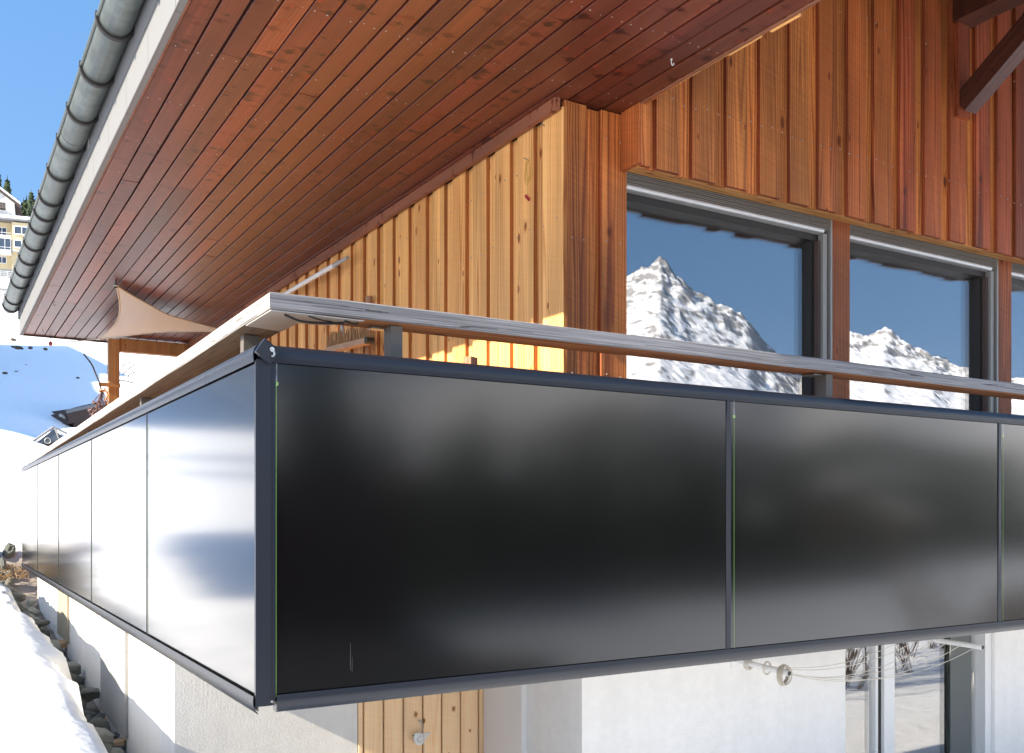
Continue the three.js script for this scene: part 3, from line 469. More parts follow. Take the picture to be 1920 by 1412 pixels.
  part('backing_sheet', box(0.062, 8.6, -0.6, 0.478, -0.024, -0.0205), M.black, balcony); part('backing_sheet', box(0.0205, 0.024, -0.6, 0.478, -9.33, -0.024), M.black, balcony);
  part('bottom_channel', box(0.066, 8.6, -0.633, -0.602, -0.034, -0.030), M.chan, balcony); part('bottom_channel', box(0.012, 0.016, -0.633, -0.602, -9.33, -0.03), M.chan, balcony);
  part('channel_web', box(0.063, 0.066, -0.633, -0.603, -0.032, 0.004), M.chan, balcony); part('channel_web', box(0.004, 0.06, -0.6125, -0.6105, -0.03, 0.002), M.chan, balcony);
  // tilted end plate with its screw on the corner of the top profile
  const ep = grp('end_plate', balcony); ep.position.set(0.026, 0.512, 0.018); ep.rotation.set(0, 0.12, -0.62);
  part('plate', new THREE.BoxGeometry(0.058, 0.052, 0.012).translate(0.003, 0, 0), M.dark, ep);
  part('plate_rim', merge([new THREE.BoxGeometry(0.060, 0.0025, 0.016).translate(0.003, 0.026, 0), new THREE.BoxGeometry(0.060, 0.0025, 0.016).translate(0.003, -0.026, 0), new THREE.BoxGeometry(0.0025, 0.05, 0.016).translate(-0.026, 0, 0), new THREE.BoxGeometry(0.0025, 0.05, 0.016).translate(0.032, 0, 0), new THREE.BoxGeometry(0.0015, 0.05, 0.0145).translate(0.006, 0, 0)]), M.dark, ep);
  const sc = new THREE.CylinderGeometry(0.0075, 0.0075, 0.004, 18); sc.rotateX(Math.PI / 2); sc.translate(0.010, 0.013, 0.008); part('screw', sc, M.steel, ep);
  const sl = new THREE.TorusGeometry(0.0085, 0.003, 8, 16, 3.4); sl.rotateZ(-1.2); sl.translate(0.017, 0.003, 0.0065); part('slot', sl, M.steel, ep);
  const ho = new THREE.CylinderGeometry(0.006, 0.006, 0.002, 14); ho.rotateX(Math.PI / 2); ho.translate(0.023, -0.010, 0.0065); part('hole', ho, M.black, ep);
  // posts
  for (const x of [0.53, 2.78, 5.03, 7.28]) part('post', box(x - 0.0225, x + 0.0225, -0.5, 0.662, -0.165, -0.105), M.post, balcony);
  for (const [z, y] of [[-0.545, 0.657], [-2.57, 0.634], [-4.69, 0.609], [-6.85, 0.584], [-8.92, 0.56]]) part('post', box(0.105, 0.165, -0.5, y, z - 0.0225, z + 0.0225), M.post, balcony);
  // hand rail: two long boards mitred at the corner, the outer edge worn uneven
  const rail = grp('handrail', balcony);
  function railBoard(len, w, t, yAt, mitre, mats, toWorld, n = 90) {
    // s runs along, o is the distance from the outer edge inwards; returns the weathered shell (top + outer face) and the underside
    const ring = (s, k) => { const wv = 0.004 * (fbm(s * 1.3, k, 3, 7) - 0.5), wv2 = 0.003 * (vn(s * 3, 4 + k, 9) - 0.5), y = yAt(s); return [[0.004 + wv, y + wv2 - 0.002], [0.0 + wv, y - 0.006 + wv2], [0.0 + wv * 0.6, y - t + 0.006 + wv2], [0.005 + wv * 0.6, y - t + wv2], [w + wv, y - t + wv2], [w + wv, y + wv2]]; };
    const A = { p: [], u: [], i: [] }, B = { p: [], u: [], i: [] };
    for (let k = 0; k <= n; k++) {
      const s = len * k / n, r = ring(s, 0);
      r.forEach(([o, y], q) => { const ss = k === 0 ? Math.max(s, o * mitre) : Math.max(s, o * mitre); A.p.push(...toWorld(ss, o, y)); A.u.push((0.5 + clamp([-0.03, -0.022, 0.022, 0.03, 0.09, -0.09][q] / COLM, -0.49, 0.49) + 4) / COLS, ss / LENM); });
      B.p.push(...toWorld(Math.max(s, r[3][0] * mitre), r[3][0], r[3][1] - 0.0004), ...toWorld(Math.max(s, r[4][0] * mitre), r[4][0], r[4][1] - 0.0004)); B.u.push(2.15 / COLS, s / LENM, 2.85 / COLS, s / LENM);
    }
    for (let k = 0; k < n; k++) for (let q = 0; q < 6; q++) { if (q === 3) continue; const a = k * 6 + q, b = k * 6 + (q + 1) % 6, c = a + 6, d = b + 6; A.i.push(a, c, b, b, c, d); }
    for (const k of [0, n]) { const o = k * 6; A.i.push(o, o + 1, o + 2, o, o + 2, o + 3, o, o + 3, o + 4, o, o + 4, o + 5); }
    for (let k = 0; k < n; k++) { const a = 2 * k; B.i.push(a, a + 2, a + 1, a + 1, a + 2, a + 3); }
    const ga = geoOf(A.p, A.i, A.u).toNonIndexed(); ga.computeVertexNormals();
    const b = part('rail_board', ga, mats[0], rail); part('underside', geoOf(B.p, B.i, B.u), mats[1], b); return b;
  }
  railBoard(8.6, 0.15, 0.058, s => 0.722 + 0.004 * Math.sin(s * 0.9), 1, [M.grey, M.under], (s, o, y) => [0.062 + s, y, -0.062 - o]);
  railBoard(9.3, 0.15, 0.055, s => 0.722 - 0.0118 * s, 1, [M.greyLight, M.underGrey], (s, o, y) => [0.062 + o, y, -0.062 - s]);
  // sheet metal plate screwed under the corner, with a loose black cable
  const ps = new THREE.Shape([[0.004, 0.004], [0.33, 0.006], [0.25, 0.145], [0.15, 0.16], [0.145, 0.34], [0.006, 0.30]].map(p => new THREE.Vector2(...p)));
  const pg = new THREE.ExtrudeGeometry(ps, { depth: 0.003, bevelEnabled: false }); pg.rotateX(-Math.PI / 2); pg.translate(0.062, 0.6585, -0.062); part('corner_sheet', pg, pm(0.42, 0.40, 0.37, 0.6, 0.2), rail);
  part('cable', merge([tube([[0.12, 0.655, -0.09], [0.18, 0.643, -0.105], [0.27, 0.648, -0.12], [0.34, 0.655, -0.12]], 0.004, 20, 6), tube([[0.20, 0.6565, -0.08], [0.24, 0.654, -0.10], [0.30, 0.6565, -0.13]], 0.0025, 14, 6), tube([[0.33, 0.656, -0.09], [0.36, 0.652, -0.095], [0.385, 0.656, -0.11]], 0.004, 8, 6)]), M.black, rail);
  part('bracket_tab', box(0.455, 0.505, 0.655, 0.661, -0.19, -0.15), M.chan, rail); part('bracket_tab', box(2.69, 2.755, 0.655, 0.661, -0.19, -0.12), M.chan, rail);
}

// ---------------------------------------------------------------- things on the terrace
{
  // shade sail: a sagging triangle with hollow edges
  const s = thing('shade_sail', 'beige cloth shade sail slung under the wooden eaves at the far end of the terrace', 'shade sail');
  const P1 = V(0.545, 2.075, -6.29), P2 = V(0.70, 1.955, -8.55), P3 = V(1.83, 1.94, -7.25), C = V(1.02, 1.93, -7.3), N = 36, pos = [], uv = [], idx = [], id = {};
  for (let i = 0; i <= N; i++) for (let j = 0; j <= N - i; j++) {
    const a = i / N, b = j / N, c = 1 - a - b, p = P1.clone().multiplyScalar(a).addScaledVector(P2, b).addScaledVector(P3, c), k = 4 * (a * b + b * c + c * a);
    p.lerp(C, 0.28 * Math.pow(Math.min(1, k), 0.8)); p.y += 0.02 * Math.sin(a * 9 + b * 4) * k * 0.3 - 0.05 * 27 * a * b * c * 0.5; id[i + '_' + j] = pos.length / 3; pos.push(p.x, p.y, p.z); uv.push(p.x, p.z);
  }
  for (let i = 0; i < N; i++) for (let j = 0; j < N - i; j++) { const A = id[i + '_' + j], B = id[(i + 1) + '_' + j], D = id[i + '_' + (j + 1)], E = id[(i + 1) + '_' + (j + 1)]; idx.push(A, B, D); if (E !== undefined) idx.push(B, E, D); }
  part('cloth', geoOf(pos, idx, uv), M.sail, s);
  { const E = [[], [], []]; for (let k = 0; k <= N; k++) { E[0].push(id[k + '_' + (N - k)]); E[1].push(id['0_' + k]); E[2].push(id[k + '_0']); } for (const e of E) part('hem', tube(e.map(i => [pos[3 * i], pos[3 * i + 1] - 0.002, pos[3 * i + 2]]), 0.007, 60, 6), M.rope, s); for (const P of [P1, P2, P3]) part('eyelet', new THREE.TorusGeometry(0.018, 0.005, 6, 14).rotateX(1.5).translate(P.x, P.y - 0.006, P.z), M.steel, s); }
  part('cord', tube([[0.70, 1.957, -8.55], [0.55, 1.985, -9.0], [0.40, 2.03, -9.5]], 0.006, 12, 6), M.rope, s); part('cord', bar([1.83, 1.94, -7.25], [1.872, 1.95, -7.24], 0.005, 6), M.rope, s);
  part('hook', merge([bar([0.545, 2.12, -6.29], [0.545, 2.07, -6.29], 0.006, 8), new THREE.TorusGeometry(0.014, 0.005, 6, 14).translate(0.545, 2.068, -6.29)]), M.black, s);
  const pl = thing('pole', 'long white telescopic pole hung level on the timber wall below the eaves', 'pole');
  part('tube', bar([1.76, 1.925, -5.45], [1.76, 1.905, -3.98], 0.019, 16), M.white, pl); part('grip', bar([1.76, 1.905, -3.98], [1.76, 1.902, -3.70], 0.017, 14, 0.013), pm(0.35, 0.35, 0.36, 0.5), pl); part('collar', bar([1.76, 1.909, -4.22], [1.76, 1.908, -4.18], 0.0215, 16), M.white, pl);
  part('clip', tube([[1.87, 1.93, -4.12], [1.80, 1.945, -4.12], [1.76, 1.93, -4.12], [1.745, 1.905, -4.12], [1.77, 1.885, -4.12]], 0.003, 16, 6), M.strap, pl);
  // broom with its head up
  const br = thing('broom', 'old wooden broom standing head up against the timber wall, stiff bristles worn ragged', 'broom', [1.70, 1.215, -3.54]);
  br.rotation.x = 0.06; // head slopes down towards the far end
  const R = RNG(5), head = new THREE.BoxGeometry(0.055, 0.04, 0.80, 2, 1, 12); { const p = head.attributes.position; for (let i = 0; i < p.count; i++) { const z = p.getZ(i); if (Math.abs(z) > 0.38) p.setY(i, p.getY(i) * 0.6); } head.computeVertexNormals(); }
  part('head', head, wm(T.pine, [0.55, 0.45, 0.42], 0.85), br); const bl = [];
  for (let k = 0; k < 17; k++) for (let q = 0; q < 5; q++) { const z = -0.36 + k * 0.045 + (q - 2) * 0.004, x = (q - 2) * 0.009, L = 0.085 + R() * 0.03; bl.push(bar([x, 0.015, z], [x + (R() - 0.5) * 0.02, 0.02 + L, z + 0.018 * (R() - 0.5) * 3 - 0.02], 0.0042, 5, 0.003)); }
  part('bristles', merge(bl), pm(0.36, 0.22, 0.11, 0.9), br).userData.kind = 'stuff';
  part('end_cap', new THREE.CylinderGeometry(0.024, 0.024, 0.058, 14).rotateZ(Math.PI / 2).translate(0, 0.0, 0.40), M.black, br);
  solo('wooden_rod', bar([1.79, -0.46, -3.44], [1.83, 1.575, -3.46], 0.024, 14), wm(T.pine, [0.5, 0.4, 0.35], 0.8), 'thick brown wooden handle rising above the handrail beside the broom head', 'rod');
  solo('stick', bar([1.75, -0.46, -3.95], [1.83, 1.60, -3.97], 0.017, 12), pm(0.42, 0.38, 0.36, 0.7), 'slim grey stick leaning on the wall behind the lower end of the broom head', 'stick');
  // red peg on a yellow string
  const cp = thing('clothes_peg', 'small red plastic clothes peg dangling from a yellow string on the timber wall', 'clothes peg', [1.862, 1.70, -1.352]);
  const pg = [new THREE.BoxGeometry(0.010, 0.008, 0.058).translate(0, 0.005, 0), new THREE.BoxGeometry(0.010, 0.008, 0.058).translate(0, -0.005, 0)]; const pgm = part('peg', merge(pg), pm(0.45, 0.03, 0.06, 0.4), cp); pgm.rotation.x = 0.75; pgm.scale.setScalar(0.8);
  const st = [tube([[0, 0.0, 0], [0, 0.06, 0.006], [0.002, 0.11, 0.002], [0, 0.16, -0.01], [0, 0.20, 0]], 0.0014, 24, 5), tube([[0, 0.195, 0.012], [0, 0.13, 0.03], [0.002, 0.08, 0.014], [0, 0.13, -0.022], [0, 0.196, -0.01]], 0.0014, 30, 5), tube([[0, 0.2, -0.012], [0.003, 0.1, -0.03], [0, 0.07, 0.0], [0, 0.12, 0.02]], 0.0013, 24, 5)];
  part('string', merge(st), pm(0.55, 0.42, 0.06, 0.8), cp); part('nail', bar([0.02, 0.2, 0], [-0.03, 0.205, 0.012], 0.0025, 6), M.nail, cp);
  solo('nail', bar([1.88, 2.03, -1.20], [1.835, 2.035, -1.17], 0.0028, 6), M.nail, 'bent metal nail sticking out near the top of the timber wall corner', 'nail');
  // chair behind the railing
  const ch = thing('wooden_chair', 'reddish wooden chair on the terrace with only the top of its back above the railing', 'chair', [1.45, -0.46, -0.62]); ch.rotation.y = 0.5;
  const cm = wm(T.sawn, [1.05, 0.85, 0.75], 0.55), leg = (x, z, h) => part('leg', box(x - 0.02, x + 0.02, 0, h, z - 0.02, z + 0.02), cm, ch);
  leg(-0.2, 0.2, 0.43); leg(0.2, 0.2, 0.43); part('back_post', box(-0.235, -0.18, 0, 1.15, -0.24, -0.20), cm, ch); part('back_post', box(0.18, 0.235, 0, 1.152, -0.24, -0.20), cm, ch);
  part('seat', box(-0.24, 0.24, 0.43, 0.46, -0.19, 0.24), cm, ch); for (const y of [0.62, 0.82, 1.02]) part('back_slat', box(-0.179, 0.179, y, y + 0.1, -0.23, -0.212), cm, ch);
  // dried flowers on the far post
  const df = thing('dried_flowers', 'bundle of dried seed heads tied upside down to the far terrace post', 'dried flowers', [0.82, 1.44, -9.1]);
  part('stem', tube([[-0.20, 0.42, 0], [-0.11, 0.30, 0], [-0.07, 0.2, 0], [-0.02, 0.07, 0], [0.0, -0.05, 0]], 0.009, 24, 6), M.bark, df); const hd = [], RR = RNG(99);
  for (let k = 0; k < 150; k++) { const a = RR() * 6.28, r = Math.pow(RR(), 0.5) * 0.17, y = -0.12 - RR() * 0.34; hd.push(new THREE.SphereGeometry(0.008 + RR() * 0.010, 6, 4).translate(0.0 + Math.cos(a) * r * 0.9, y, Math.sin(a) * r * 0.6)); if (k % 3 === 0) hd.push(bar([0, 0.0, 0], [Math.cos(a) * r, y, Math.sin(a) * r * 0.6], 0.002, 4)); }
  part('seed_heads', merge(hd), pm(0.16, 0.10, 0.10, 0.9), df).userData.kind = 'stuff';
  part('tie', merge([new THREE.TorusGeometry(0.028, 0.009, 6, 14).rotateX(1.4).translate(0.0, 0.0, 0), tube([[0.02, 0.03, 0.02], [0.06, -0.05, 0.03], [0.03, -0.12, 0.03], [0.08, -0.2, 0.02]], 0.010, 16, 6)]), pm(0.55, 0.25, 0.10, 0.8), df);
  const or = thing('lantern', 'tiny red lantern hanging from the far end of the eaves', 'lantern', [0.32, 2.025, -9.6]); part('body', new THREE.SphereGeometry(0.024, 14, 10).scale(1, 1.1, 1), pm(0.35, 0.06, 0.05, 0.5), or); part('cord', bar([0, 0.02, 0], [0, 0.085, 0], 0.004, 6), M.black, or);
}
// bird-shaped wind charm on the planks
{
  const b = thing('bird_ornament', 'white ceramic bird ornament hanging by a cord on the light wooden planks', 'ornament', [1.52, -1.30, -1.965]);
  const s = new THREE.Shape(); s.moveTo(-0.036, 0.030); s.quadraticCurveTo(-0.02, 0.043, -0.005, 0.030); s.quadraticCurveTo(0.02, 0.024, 0.058, 0.030); s.quadraticCurveTo(0.035, 0.012, 0.022, -0.012); s.quadraticCurveTo(0.005, -0.038, -0.022, -0.026); s.quadraticCurveTo(-0.046, -0.008, -0.036, 0.030);
  const g = new THREE.ExtrudeGeometry(s, { depth: 0.008, bevelEnabled: true, bevelSize: 0.004, bevelThickness: 0.004, bevelSegments: 3, curveSegments: 14 }); part('body', g, M.white, b);
  part('wing', new THREE.TorusGeometry(0.017, 0.0028, 6, 20, 4.2).rotateZ(1.0).translate(-0.004, 0.002, 0.0125), pm(0.6, 0.6, 0.6, 0.6), b);
  part('beak', new THREE.ConeGeometry(0.006, 0.014, 8).rotateZ(1.6).translate(-0.044, 0.026, 0.004), M.black, b);
  part('cord', merge([tube([[0.006, 0.032, 0.006], [0.006, 0.07, 0.005], [0.004, 0.105, 0.004], [-0.004, 0.112, 0.003], [-0.008, 0.10, 0.003], [-0.003, 0.088, 0.004]], 0.0022, 24, 5), tube([[0.004, 0.105, 0.008], [0.014, 0.03, 0.016], [0.018, -0.03, 0.016], [0.020, -0.4, 0.012]], 0.0018, 24, 5)]), M.rope2, b);
  part('hook', bar([0, 0.103, -0.03], [0, 0.106, 0.006], 0.0025, 6), M.nail, b);
}
// clothes line under the balcony: two arms on the wall, slack cords, coils of spare line
{
  const c = thing('clothes_line', 'two white clothes line arms on the plaster wall with slack cords hung between them', 'clothes line');
  const a0 = V(3.07, -0.845, -1.03), a1 = V(3.07, -0.865, -0.62), b0 = V(4.565, -0.80, -1.07), b1 = V(4.565, -0.815, -0.46);
  const arm = (p, q) => { part('arm', bar(p.toArray(), q.toArray(), 0.016, 14), M.white, c); const e = bar(q.clone().addScaledVector(q.clone().sub(p).normalize(), -0.004).toArray(), q.clone().addScaledVector(q.clone().sub(p).normalize(), 0.002).toArray(), 0.0135, 12); part('arm_end', e, M.frame, c); part('wall_plate', box(p.x - 0.03, p.x + 0.03, p.y - 0.045, p.y + 0.045, p.z, p.z + 0.008), M.white, c); };
  arm(a0, a1); arm(b0, b1);
  const R = RNG(17);
  for (let k = 0; k < 6; k++) { const t = 0.16 + k * 0.155, p = a0.clone().lerp(a1, t), q = b0.clone().lerp(b1, t), m = p.clone().lerp(q, 0.45 + R() * 0.1); m.y -= 0.11 + R() * 0.10; part('cord', new THREE.TubeGeometry(new THREE.QuadraticBezierCurve3(p, m.setY(m.y * 1 - 0.08), q), 30, 0.0022, 5), M.rope2, c); }
  const coil = (x, y, z, r, n, mt) => { const l = []; for (let k = 0; k < n; k++) { const g = new THREE.TorusGeometry(r * (0.85 + R() * 0.2), 0.0035, 6, 26); g.rotateY((R() - 0.5) * 0.5 + 0.25); g.rotateZ((R() - 0.5) * 0.3); g.translate(x + (R() - 0.5) * 0.012, y - r * 0.75 + (R() - 0.5) * 0.012, z + (R() - 0.5) * 0.02); l.push(g); } part('rope_coil', merge(l), mt, c); };
  coil(3.07, -0.835, -0.66, 0.054, 9, M.rope); coil(3.07, -0.83, -0.92, 0.03, 4, M.rope2); coil(3.07, -0.83, -0.78, 0.035, 2, M.rope2);
}
// stones, wedges and chips in the drainage trench
{
  const R = RNG(71), vars = [];
  for (let k = 0; k < 6; k++) { let g = new THREE.IcosahedronGeometry(1, 1); const p = g.attributes.position; for (let i = 0; i < p.count; i++) { const x = p.getX(i), y = p.getY(i), z = p.getZ(i), q = 0.5 + 1.0 * fbm(x * 1.3 + k * 9 + 20, y * 1.3 + z * 1.7 + 20, 2, 200 + k); const f = Math.round(q * 5) / 5 * 0.5 + q * 0.5; p.setXYZ(i, x * f, y * f * 0.72, z * f); } g.computeVertexNormals(); metric(g); vars.push(g); }
  let n = 0;
  for (let u = 0.9; u < 10.2; u += 0.14) for (let q = 0; q < 4; q++) {
    const edge = -0.20 - 0.22 * sst(4.5, 8.5, u) - (u > 8.6 ? 0.45 * sst(8.6, 9.8, u) : 0), x = lerp(edge + 0.02, 0.10, (q + R() * 0.9) / 4), z = -u + (R() - 0.5) * 0.1, s = 0.04 + R() * R() * 0.06;
    if (R() < 0.25) { R(); continue; }
    const first = n === 0, m = first ? solo('stone', vars[0], M.stone[0], 'rough grey stone among many in the trench between snow and white house wall', 'stone', 'stones in the drainage trench') : sh(new THREE.Mesh(vars[Math.floor(R() * 6)], M.stone[Math.floor(R() * 5)]));
    if (!first) { m.name = numbered('stone'); m.userData = { label: 'rough grey stone among many in the trench between snow and white house wall', category: 'stone', group: 'stones in the drainage trench' }; scene.add(m); }
    m.position.set(x, trenchBase(u) + 0.06 + s * 0.5 + R() * 0.06, z); m.rotation.set(R() * 6, R() * 6, R() * 6); m.scale.set(s * (0.8 + R() * 0.7), s * (0.8 + R() * 0.4), s * (0.9 + R() * 0.9)); n++;
  }
  const wd = (x, y, z, sx, sy, sz, ry, label) => { const g = new THREE.BoxGeometry(sx, sy, sz); const p = g.attributes.position; for (let i = 0; i < p.count; i++) if (p.getX(i) < 0 && p.getY(i) > 0) p.setY(i, p.getY(i) * 0.2); g.computeVertexNormals(); const m = solo('wooden_wedge', g, M.wedge, label, 'wedge'); m.position.set(x, y, z); m.rotation.y = ry; };
  wd(0.13, -1.455, -4.25, 0.07, 0.03, 0.16, 0.3, 'pale wooden wedge under the lower left corner of the grey wall panel');
  wd(0.13, -1.445, -3.45, 0.07, 0.03, 0.12, -0.2, 'pale wooden wedge under the lower right corner of the grey wall panel');
  wd(0.135, -0.70, -4.2, 0.05, 0.03, 0.10, 0.2, 'pale wooden wedge at the top of the grey wall panel under the balcony');
  wd(0.10, -1.20, -6.6, 0.14, 0.06, 0.2, 0.4, 'small wooden block under the cream coloured wall panel');
  const RC = RNG(31); for (let k = 0; k < 9; k++) { const u = 5.6 + RC() * 1.2, m = solo('wood_chip', new THREE.BoxGeometry(0.05 + RC() * 0.08, 0.015, 0.12 + RC() * 0.14), M.chip, 'orange-brown splinter of wood lying on the stones in the trench', 'wood chip', 'wood chips in the trench'); m.position.set(-0.28 + RC() * 0.2, trenchBase(u) + 0.06 + RC() * 0.05, -u); m.rotation.set((RC() - 0.5) * 0.7, RC() * 3, (RC() - 0.5) * 0.7); }
  const gs = []; for (let k = 0; k < 700; k++) { const u = 9.4 + R() * 1.2, x = -0.7 + R() * 0.8; gs.push(new THREE.ConeGeometry(0.006, 0.04 + R() * 0.06, 4).rotateX((R() - 0.5) * 2.2).rotateZ((R() - 0.5) * 2.2).translate(x, wallBase(u) + 0.03, -u)); }
  solo('dry_grass', merge(gs), pm(0.30, 0.19, 0.09, 1), 'patch of dry brown grass and bare earth at the upper end of the trench', 'grass', null, 'stuff');
}

// ---------------------------------------------------------------- what stands on the slope and across the valley
const unit = new THREE.BoxGeometry(1, 1, 1), paneG = new THREE.BoxGeometry(1, 1, 0.04);
function win(parent, x, y, z, w, h, o = {}) {                     // a window on a wall that faces local +z, x y its lower left corner
  const g = grp('window', parent); g.position.set(x + w / 2, y + h / 2, z); if (o.turn) g.rotation.y = o.turn;
  const t = o.t || 0.08, fr = [[-w / 2 + t / 2, 0, t, h], [w / 2 - t / 2, 0, t, h], [0, h / 2 - t / 2, w, t], [0, -h / 2 + t / 2, w, t]]; if (o.mull) fr.push([w * (o.mull - 0.5), 0, t, h]);
  part('frame', merge(fr.map(([a, b, c, d]) => new THREE.BoxGeometry(c, d, 0.12).translate(a, b, 0))), o.frame || M.white, g);
  const p = part('pane', paneG, M.pane, g); p.scale.set(w - t, h - t, 1); p.position.z = -0.01;
  if (o.sill) part('sill', new THREE.BoxGeometry(w + 0.2, 0.08, 0.25).translate(0, -h / 2 - 0.04, 0.08), M.plaster, g);
  return g;
}
{ // cream apartment block
  const b = thing('apartment_block', 'cream apartment block with bay windows and flat snowy roof on the hillside behind the gutter', 'apartment block', [11.54, 0, -197.8]); b.rotation.y = -0.18;
  const roofY = 54.6; // local x to the right along the facade, z towards the viewer; x = 0 at the left edge of the bay
  part('wall', merge([box(0, 9.5, 45.9, roofY, -10, 0), box(-12, 0, 45.9, roofY, -10, -1.3)]), M.cream, b);
  part('bay', box(0.15, 3.9, 49.2, 54.3, 0, 0.8), M.cream, b); part('bay_foot', merge([box(0.15, 3.9, 49.0, 49.2, 0, 0.78)]), M.plaster, b);
  part('plinth', merge([box(0, 9.5, 42, 45.9, -10, -0.05), box(-12, 0, 42, 45.9, -10, -1.35)]), M.concrete, b);
  const r = part('roof', merge([box(-12.6, 10, roofY, roofY + 0.30, -10.5, 1.2)]), M.slate, b); part('roof_snow', box(-12.4, 9.9, roofY + 0.31, roofY + 0.95, -10.3, 0.9), M.roofSnow, r);
  win(b, 0.45, 52.1, 0.82, 3.1, 1.55, { mull: 0.42, sill: 1, t: 0.14 }); win(b, 0.45, 49.6, 0.82, 3.1, 1.45, { mull: 0.42, sill: 1, t: 0.14 });
  win(b, 1.5, 46.9, 0.02, 1.35, 1.2, { mull: 0.55, t: 0.1 }); win(b, 4.9, 52.1, 0.02, 1.4, 1.4, { mull: 0.5 }); win(b, 4.9, 49.6, 0.02, 1.4, 1.4, { mull: 0.5 });
  for (const [y, hh] of [[52.2, 1.5], [46.9, 1.3]]) { win(b, -2.6, y, -1.28, 1.6, hh, { mull: 0.5, t: 0.1 }); win(b, -5.6, y, -1.28, 1.8, hh, { mull: 0.5 }); }
  win(b, -2.3, 44.0, -1.33, 0.8, 0.9, { t: 0.12 }); win(b, 1.6, 44.2, -0.03, 0.8, 0.8, { t: 0.12 });
  for (const y of [51.2, 48.5]) { const bal = grp('balcony', b); part('floor', box(-8, 0.0, y - 0.12, y + 0.06, -1.3, 0.9), M.plaster, bal); part('parapet', box(-8, 0.0, y + 0.061, y + 0.55, 0.82, 0.88), M.plaster, bal); part('rail', box(-8, 0, y + 0.95, y + 1.02, 0.83, 0.88), M.white, bal);
    if (y < 50) for (let k = 0; k < 8; k++) { const g = part('glazing', box(-8 + k * 1.0, -7.08 + k * 1.0, y + 0.6, y + 2.55, 0.82, 0.86), M.pane, bal); part('glazing_bar', box(-7.08 + k, -7.0 + k, y + 0.56, y + 2.6, 0.80, 0.90), M.white, bal); } }
  const f = thing('railing', 'white metal railing on the terrace in front of the cream apartment block', 'railing', [10.4, 42.2, -190]); f.rotation.y = -0.18;
  for (let k = -6; k < 9; k++) part('post', box(k * 1.2 - 0.04, k * 1.2 + 0.04, -0.6, 1.25, -0.04, 0.04), M.white, f); for (let k = 0; k < 4; k++) part('bar', box(-7.2, 9.6, 0.25 + k * 0.31, 0.31 + k * 0.31, -0.02, 0.02), M.white, f);
  const w = thing('retaining_wall', 'high grey concrete retaining wall on the snow slope below the apartment block', 'wall', [10.6, 0, -184.6]); w.rotation.y = -0.18;
  part('face', box(-16, 14, 32, 39.2, -1.2, 0), M.concrete, w); part('coping', box(-16.1, 14.1, 39.2, 39.5, -1.3, 0.15), M.plaster, w); part('snow_cap', box(-16, 14, 39.5, 40.9, -3.5, 0.05), M.roofSnow, w); part('upper_wall', box(-16, 14, 39.0, 42.2, -4.6, -3.6), M.concrete, w);
}
function chalet(name, label, category, pos, turn, o, group) {         // gable house, ridge along local z, gable towards +z
  const c = thing(name, label, category, pos, group); c.rotation.y = turn; const { w, d, h, rise, over = 1.2 } = o;
  const s = new THREE.Shape([[-w / 2, -4], [w / 2, -4], [w / 2, h], [0, h + rise], [-w / 2, h]].map(p => new THREE.Vector2(...p))); const g = new THREE.ExtrudeGeometry(s, { depth: d, bevelEnabled: false }); g.translate(0, 0, -d); part('wall', g, o.wall || M.plaster, c);
  const k = rise / (w / 2), ex = w / 2 + over, ey = h - k * over;
  const roofS = (t0, t1, e) => new THREE.Shape([[-ex - e, ey + t0 - k * e], [0, h + rise + t0], [ex + e, ey + t0 - k * e], [ex + e, ey + t1 - k * e], [0, h + rise + t1], [-ex - e, ey + t1 - k * e]].map(p => new THREE.Vector2(...p)));
  const ex1 = (sh2, dd, z) => { const q = new THREE.ExtrudeGeometry(sh2, { depth: dd, bevelEnabled: false }); q.translate(0, 0, z); return q; };
  const r = part('roof', ex1(roofS(0.01, 0.36, 0), d + 2 * over, -d - over), M.brownWood, c); part('roof_snow', ex1(roofS(0.37, 0.95, -0.08), d + 2 * over - 0.2, -d - over + 0.1), M.roofSnow, r);
  for (const [y, x0, x1] of o.balc || []) { const b = grp('balcony', c); part('floor', box(x0, x1, y - 0.15, y, 0.01, 1.3), M.brownWood, b); for (let x = x0; x < x1 - 0.1; x += 0.3) part('baluster_board', box(x, x + 0.27, y + 0.05, y + 1.05, 1.22, 1.27), M.brownWood, b); part('rail', box(x0, x1, y + 1.06, y + 1.16, 1.18, 1.31), M.brownWood, b); }
  for (const q of o.wins || []) win(c, q[0], q[1], 0.02, q[2], q[3], { mull: 0.5, frame: M.white });
  return c;
}
chalet('hillside_chalet', 'white chalet with dark wooden balconies and snowy gable roof above the apartment block', 'chalet', [6.9, 61.6, -239], -0.10, { w: 15.4, d: 14, h: 8.2, rise: 5.6, over: 1.3, balc: [[3.6, -7.2, 6.0], [6.5, -7.2, 6.0]], wins: [[3.2, 3.9, 1.2, 1.5], [6.5, 4.6, 0.7, 1.0], [3.2, 6.8, 1.2, 1.3], [6.4, 1.7, 0.8, 1.1], [3.0, 1.0, 1.3, 1.4], [-1, 3.8, 1.4, 1.8], [-1, 6.7, 1.4, 1.5]] });
